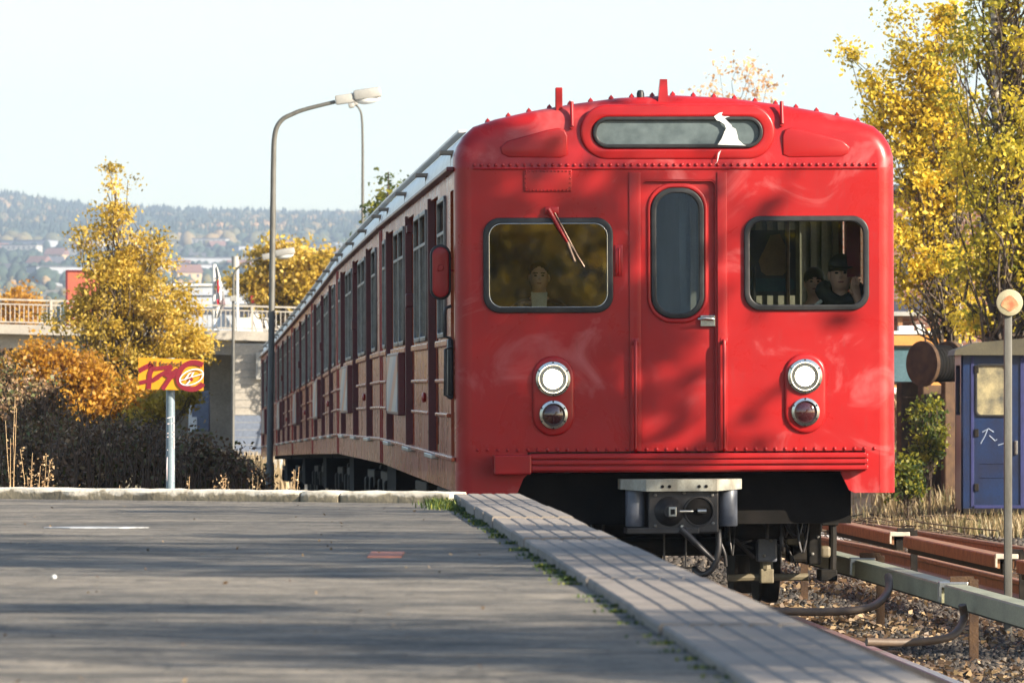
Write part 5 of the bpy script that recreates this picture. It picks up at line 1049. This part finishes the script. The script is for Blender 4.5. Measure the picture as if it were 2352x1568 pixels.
cfg = [(9,8,5,0,0,0), (11,8,6,1,1,0), (8,8,5,2,0,0), (22,10,9,0,0,1), (34,12,8,3,0,1), (10,8,6,0,1,0)]
hx = 0
def hl_(i, x, y): 
    side = 'far left' if x < 160 else 'left' if x < 330 else 'middle' if x < 500 else 'right'
    return side
names_ = ['white house with dark roof', 'ochre house with red tiled roof', 'red house with dark roof', 'long white flat-roofed block', 'wide grey industrial hall', 'white house with red tiled roof']
ords = ['first', 'second', 'third', 'fourth', 'fifth', 'sixth', 'seventh', 'eighth', 'ninth']
ds = np.linspace(1500, 4600, 400)
for i in range(48):
    c = cfg[i % 6]; n_ = i//6; x = -10+n_*108+(i % 6)*18+random.uniform(-8, 8); y = random.uniform(580, 660)
    zs = ground(Xb(x, 1)*ds, ds); py = 885-(zs-EYE)/ds*FP; j = int(np.argmin(np.abs(py-y))); d = float(ds[j])
    t = house(c[0], c[1], c[2], hm[c[3]], rm[c[4]], c[5]) if i < 6 else copy_tree(protos[i % 6])
    if i < 6: protos.append(t)
    t.location = (Xb(x, d), d, float(zs[j])); t.rotation_euler.z = random.uniform(-.6, .6)
    tag(t, names_[i % 6]+', '+ords[n_]+' of its kind from the left in the town', 'house', 'houses of the distant town')
def far_trees(name, n, dlo, dhi, xlo, xhi, h, w, tlo, thi, cone, y_ok=None, mat='forest'):
    d = rng.uniform(dlo, dhi, n); x = (rng.uniform(xlo, xhi, n)-1176)/FP*d; z = ground(x, d); hh = rng.uniform(.7, 1.3, n)*h; ww = rng.uniform(.7, 1.3, n)*w
    nseg = 6; prof = [(.0, 1.), (.45, .62), (.8, .35), (1., .08)] if cone else [(.0, 1.), (.6, .88), (1., .55), (.7, .2)]
    vs = []
    for k_, (r_, z_) in enumerate(prof):
        for q in range(nseg):
            a = 2*np.pi*q/nseg+k_*.5+rng.uniform(0, 1, n)*.4; rr_ = r_*ww*rng.uniform(.7, 1.25, n); vs.append(np.stack([x+rr_*np.cos(a), d+rr_*np.sin(a), z+hh*z_*rng.uniform(.94, 1.06, n)], 1))
    v = np.stack(vs, 1); fs = [(k_*nseg+q, k_*nseg+(q+1) % nseg, (k_+1)*nseg+(q+1) % nseg, (k_+1)*nseg+q) for k_ in range(len(prof)-1) for q in range(nseg)]
    f = (np.array(fs)[None]+v.shape[1]*np.arange(n)[:, None, None]).reshape(-1, 4); clump = (np.sin(x/38)+np.sin(d/90+x/70)+rng.normal(size=n)*.7)*.25+.5
    return link(name, npmesh(name, v.reshape(-1, 3), f, np.repeat(np.clip(tlo+(thi-tlo)*np.clip(clump, 0, 1)*rng.uniform(.7, 1., n), 0, 1), len(fs))), M[mat], kind='stuff')
far_trees('hill_forest', 21000, 4050, 5560, -400, 2800, 12, 4.4, 0, .74, True)
far_trees('hill_forest', 3600, 3900, 5400, -400, 2800, 11, 6.5, .6, .98, False)
far_trees('valley_trees', 2600, 2600, 4000, -400, 2800, 7, 3.8, .1, .85, False)
far_trees('valley_trees', 1500, 1300, 3600, -400, 2800, 4.5, 2.6, .45, 1., False)

# ------------------------------------------------------------------ right: wagon, reel, works vehicle, brick building
d = 80; wx = Xb(2212, d); t = empty('works_wagon', (wx, d, gz(wx, d))); t.rotation_euler.z = R(-2); tag(t, 'small blue works wagon with an olive roof on wooden blocks at the right', 'wagon'); h0 = -t.location.z
zb, zt = zz(1172, d)+h0, zz(812, d)+h0; wdt = 2.3
fr = [(0, zb), (wdt, zb), (wdt, zt), (0, zt)]; kx_ = d/FP
w1 = rrect((2280-2212)*kx_, zz(896, d)+h0, 75*kx_, 116*kx_, .06); plate('front_wall', [fr, w1, rrect((2400-2212)*kx_, zz(896, d)+h0, 75*kx_, 116*kx_, .06)], .05, M['blue'], t, off=-.025)
sd = [(0.03, zb), (2.2, zb), (2.2, zt), (0.03, zt)]; o = plate('side_wall', [sd, rrect(1.1, zz(896, d)+h0, 1.6, 116*kx_, .06)], .05, M['blue'], t, plane=YZ)
MB().box(wdt-.05, wdt, .05, 2.2, zb, zt).build('side_wall', M['blue'], t); MB().box(.03, wdt-.03, 2.15, 2.2, zb, zt).build('rear_wall', M['blue'], t)
for q in (2280, 2400):
    fm = plate('window_frame', [rrect((q-2212)*kx_, zz(896, d)+h0, 81*kx_, 122*kx_, .07), rrect((q-2212)*kx_, zz(896, d)+h0, 71*kx_, 112*kx_, .06)], .03, M['rubber'], t, off=.01, bevel=.005); plate('pane', [rrect((q-2212)*kx_, zz(896, d)+h0, 73*kx_, 114*kx_, .06)], .006, M['pane_reflection'], fm, off=-.01)
MB().box(.0, .01, .3, 1.9, zz(954, d)+h0, zz(838, d)+h0).build('side_pane', M['glass_side'], t)
MB().bbox(.10, .14, -.012, 0, zb+.05, zt-.03, .004).bbox((2352-2212)*kx_-.05, (2352-2212)*kx_, -.02, 0, zb+.03, zt-.02, .004).bbox(.14, .75, -.02, -.001, zb+.03, zb+.07, .004).build('door_frame', M['navy'], t)
MB().box(.1, .76, -.004, -.001, zb+.05, zt-.03).build('door_leaf', worn('deep_blue', (.016,.05,.17), (.02,.04,.12), 5, .3), t) if False else None
rf = MB(); rp = [(-.12, zt-.02), (-.10, zt+.05), (.15, zt+.14), (.7, zt+.19), (wdt/2, zt+.21), (wdt-.7, zt+.19), (wdt-.15, zt+.14), (wdt+.1, zt+.05), (wdt+.12, zt-.02)]
n = len(rp); rf.add([(x, -.14, z) for x, z in rp]+[(x, 2.35, z) for x, z in rp], [(i, i+1, i+1+n, i+n) for i in range(n-1)]+[tuple(range(n)), tuple(range(n, 2*n))]); rf.build('roof', M['olive'], t, 40)
MB().box(-.02, wdt+.02, 0.02, 2.2, zb-.05, zb-.004).bbox(.0, wdt, -.03, 0.0, zb-.04, zb+.03, .005).build('sill_frame', M['dark'], t)
k_ = NM('dirty_white_spray'); ml = k_.set((.24,.29,.38), .6)
for pts in ([(2268,985),(2262,1000),(2252,1018)], [(2256,992),(2270,984),(2282,992)], [(2272,1000),(2285,1012),(2290,1008)], [(2292,1022),(2305,1018),(2310,1026)]):
    b = MB(); Q = [Vector(((x-2212)*kx_, -.03, zz(y, d)+h0)) for x, y in pts]; b.tube([Vector((q.x, -.0025, q.z)) for q in Q], .007, 4); b.build('scrawl', ml, t)
for i, x in enumerate((-.1, .55, 1.3, 2.0)):
    o = MB().bbox(-.14, .14, -.2, .2, 0, zb-.055, .012).build('wood_block', M['block'], None, label=['wooden block under the left corner of the blue wagon', 'second wooden block from the left under the blue wagon', 'third wooden block from the left under the blue wagon', 'wooden block under the blue wagon at the right edge'][i], cat='wood block', group='blocks under the blue wagon'); o.location = (wx+x+.1, d+.15, t.location.z)
MB().box(-.05, wdt, 1.9, 2.1, 0, zb-.05).build('rear_beam', M['oldwood'], t)
for z_ in (zb+.25, zb+.95, zt-.25): MB().bbox(.145, .20, -.03, 0, z_, z_+.10, .006).build('hinge', M['dark'], t)
MB().bbox(.66, .70, -.05, 0, zb+.72, zb+.90, .008).tube([(.68, -.05, zb+.88), (.68, -.07, zb+.86), (.68, -.07, zb+.74), (.68, -.05, zb+.72)], .008, 6).build('door_handle', M['alu_dull'], t)
for z_ in (zb+.42, zb+.60): MB().bbox(.22, .64, -.008, 0, z_, z_+.012, .003).build('pressed_rib', M['blue'], t)
for x_ in (.775, 1.55): MB().bbox(x_, x_+.03, -.015, 0, zb+.01, zt-.01, .004).build('wall_seam', M['blue'], t)
# cable reel
d = 87; c = P(2150, 835, d); t = empty('cable_reel', (c.x, d, gz(c.x, d)), R(40)); tag(t, 'dark brown cable reel standing just left of the blue wagon', 'cable reel'); h = c.z-t.location.z; rr_ = 52*d/FP
for s in (-.25, .25): MB().lathe([(rr_-.06, -.03), (rr_, -.03), (rr_, .03), (rr_-.06, .03)], 40, Matrix.Translation((s, 0, h)) @ Matrix.Rotation(R(90), 4, 'Y')).lathe([(.001, -.02), (rr_-.05, -.02), (rr_-.05, .02), (.001, .02)], 40, Matrix.Translation((s, 0, h)) @ Matrix.Rotation(R(90), 4, 'Y')).build('flange', M['oldwood'], t, 40)
for q in range(7): MB().lathe([(rr_*.78, -.03), (rr_*.82, 0), (rr_*.78, .03)], 28, Matrix.Translation((-.2+q*.065, 0, h)) @ Matrix.Rotation(R(90), 4, 'Y')).build('cable_turn', M['black'], t, 60)
MB().bbox(-.3, .3, -.5, -.4, -.1, h-rr_*.8, .02).bbox(-.3, .3, .4, .5, -.1, h-rr_*.8, .02).bbox(-.3, .3, -.06, .06, -.1, h-rr_*.95, .02).build('cradle', M['oldwood'], t)
# orange works vehicle
d = 110; c = P(2110, 905, d); t = empty('works_vehicle', (c.x, d, gz(c.x, d))); tag(t, 'orange works vehicle with a wide window between the train and the brick building', 'vehicle'); h0 = -t.location.z; a = lambda x: Xb(x, d)-c.x; e = lambda y: zz(y, d)+h0
bx0, bx1 = a(1990), a(2172)
plate('body', [[(bx0, e(890)), (bx1, e(890)), (bx1, e(770)), (bx0, e(770))], rrect(a(2060), (e(878)+e(797))/2, a(2114)-a(2006), e(797)-e(878), .05)], .06, M['orange'], t)
MB().box(bx0, bx1, .03, 1.9, e(890), e(885)).box(bx0, bx1, 1.85, 1.9, e(890), e(770)).box(bx0, bx1, .03, 1.9, e(774), e(770)).box(bx0, bx0+.04, .03, 1.9, e(890), e(770)).box(bx1-.04, bx1, .03, 1.9, e(890), e(770)).build('shell', M['orange'], t)
fm = plate('window_frame', [rrect(a(2060), (e(878)+e(797))/2, a(2120)-a(2000), e(793)-e(882), .06), rrect(a(2060), (e(878)+e(797))/2, a(2112)-a(2008), e(799)-e(876), .05)], .05, M['dark'], t, off=.03); MB().box(a(2006), a(2114), .0, .006, e(878), e(797)).build('windscreen', worn('teal_screen', (.10,.17,.20), (.07,.13,.15), 2, .1), fm)
MB().bbox(bx0, bx1, -.12, .05, e(905), e(890), .02).build('bumper', M['white'], t); MB().bbox(bx0, bx1-.05, -.05, 1.9, e(768), e(760), .01).build('roof_edge', M['white'], t)
MB().bbox(a(2065), a(2100), .1, .5, e(760), e(748), .02).bbox(a(2105), a(2125), .1, .4, e(760), e(745), .02).build('roof_boxes', M['white'], t); MB().bbox(a(2128), a(2150), .1, .3, e(762), e(753), .02).build('beacon', M['orange'], t)
MB().bbox(a(2124), a(2138), -.15, -.05, e(852), e(838), .01).build('mirror', M['dark'], t)
for q in (2030, 2140): MB().lathe([(.001, -.12), (.3, -.12), (.33, -.08), (.33, .08), (.3, .12), (.001, .12)], 20, Matrix.Translation((a(q), .3, e(905)-.02)) @ Matrix.Rotation(R(90), 4, 'X')).build('wheel', M['rubber'], t, 40)
# brick building: courses laid as separate joints on the wall
d = 128; c = P(2062, 885, d); t = empty('brick_building', (c.x, d, gz(c.x, d))); tag(t, 'dark brick building with a slate-blue lean-to roof behind the yellow birch', 'building'); h0 = -t.location.z; a = lambda x: Xb(x, d)-c.x; e = lambda y: zz(y, d)+h0
brk = NM('dark_brick'); bt = brk.n('ShaderNodeTexBrick'); bt.inputs['Scale'].default_value = 1; bt.inputs['Brick Width'].default_value = .25; bt.inputs['Row Height'].default_value = .083; bt.inputs['Mortar Size'].default_value = .008; bt.inputs['Color1'].default_value = (.19,.075,.05,1); bt.inputs['Color2'].default_value = (.13,.055,.04,1); bt.inputs['Mortar'].default_value = (.2,.17,.15,1)
mpv = brk.n('ShaderNodeMapping'); mpv.inputs['Rotation'].default_value = (R(90), 0, 0); tc = brk.n('ShaderNodeTexCoord'); brk.l(tc.outputs['Object'], mpv.inputs[0]); brk.l(mpv.outputs[0], bt.inputs['Vector']); M['brick'] = brk.set(bt.outputs['Color'], .85)
MB().box(a(1850), a(2500), 0, 9, 0, e(440)).build('wall', M['brick'], t); MB().bbox(a(1840), a(2510), -.4, 9.3, e(440), e(425), .03).build('eaves', M['slate'], t)
MB().add([(a(1900), -2.6, e(722)), (a(2192), -2.6, e(722)), (a(2170), -.01, e(688)), (a(1900), -.01, e(688)), (a(1900), -2.6, e(727)), (a(2192), -2.6, e(727)), (a(2170), -.01, e(694)), (a(1900), -.01, e(694))], [(0,1,2,3), (4,5,6,7), (0,1,5,4), (1,2,6,5), (3,0,4,7)]).build('lean_to_roof', M['slate'], t)
MB().bbox(a(1900), a(2192), -2.66, -2.61, e(729), e(719), .01).build('roof_gutter', M['lamp_shell'], t)
for q in (1960, 2050, 2120, 2180): MB().bbox(a(q)-.05, a(q)+.05, -2.5, -2.4, 0, e(730), .01).build('awning_post', M['rust'], t)
for x0 in (2070, 2160, 2250, 2340):
    for y0 in (500, 590):
        f_ = MB().bbox(a(x0), a(x0+46), -.06, -.003, e(y0+56), e(y0), .01).build('window', M['lamp_shell'], t)
        for dx in (3, 25): MB().box(a(x0+dx), a(x0+dx+18), -.075, -.062, e(y0+52), e(y0+4)).build('pane', M['slate'], f_)

# ------------------------------------------------------------------ trees out of frame whose shade falls into it, and those the windows reflect
def big(name, label, x, y, r, zc, rz, ncl, per, mat='leaf_olive', leaf=.16, clr=.45):
    g = gz(x, y); return tree(name, label, 'tree', Vector((x, y, g)), Vector((x, y, zc+rz*.8)), .16, [(x, y, zc, r, r, rz)], ncl, per, leaf, mat, M['bark'], 'trees beside the tracks outside the picture', clr=clr)
sh = [(10.3, 15.9, 3.3, 6.4, 3.2, 78, 105), (10.5, 7.8, 2.0, 6.4, 3.2, 60, 90), (10.6, 37.0, 1.75, 7.6, 3.4, 190, 55), (10.4, 24.6, 1.1, 6.8, 1.5, 9, 60), (10.3, 41.3, 1.0, 9.6, 1.2, 6, 20), (10.2, 1.2, 1.6, 5.8, 2.6, 40, 40)]
sl_ = ['wide shade tree across the tracks from the platform', 'shade tree across the tracks near the camera', 'dense shade tree beside the leading car', 'thin sapling across the tracks from the platform end', 'sparse tree beside the front of the train', 'small shade tree across the tracks beside the camera']
for a_, l_ in zip(sh, sl_): big('shade_tree', l_, *a_[:2], a_[2], a_[3], a_[4], a_[5], a_[6])
big('street_tree', 'brown-green tree standing behind the camera, left of the gap', 6.6, -22, 2.6, 4.2, 3.4, 120, 60, 'leaf_gold', .2)
big('street_tree', 'dark green tree standing behind the camera, right of the gap', 13.4, -22, 2.6, 4.0, 3.6, 120, 60, 'leaf_green', .2)

t = empty('added_reflection_block', (15, -62, -.2)); tag(t, 'unseen grey block added behind the camera to tone the door window reflection', 'building')  # added block; its shaded face darkens the reflection in the front door pane
MB().box(-9, 11, -8, 0, 0, 10).build('wall', M['dull_blue'], t); MB().bbox(-9.3, 11.3, -8.3, .3, 10, 10.4, .05).build('roof', M['slate'], t)  # body and top of the added reflection block
for x_ in range(-8, 11, 3):
    for z_ in (1, 4, 7):
        f_ = MB().bbox(x_, x_+1.6, .003, .08, z_, z_+1.7, .02).build('window', M['lamp_shell'], t); MB().box(x_+.1, x_+1.5, .082, .09, z_+.1, z_+1.6).build('pane', M['slate'], f_)

# ------------------------------------------------------------------ haze between here and the hill
hz = NM('haze'); hz.t.nodes.remove(hz.b); pv = hz.n('ShaderNodeVolumePrincipled'); pv.inputs['Density'].default_value = .00015; pv.inputs['Color'].default_value = (.66,.80,1.0,1); pv.inputs['Anisotropy'].default_value = .2; hz.l(pv.outputs[0], hz.out.inputs['Volume'])
MB().box(-3100, 3100, -70, 7100, -4.5, 330).build('haze', hz.m, None, kind='stuff')
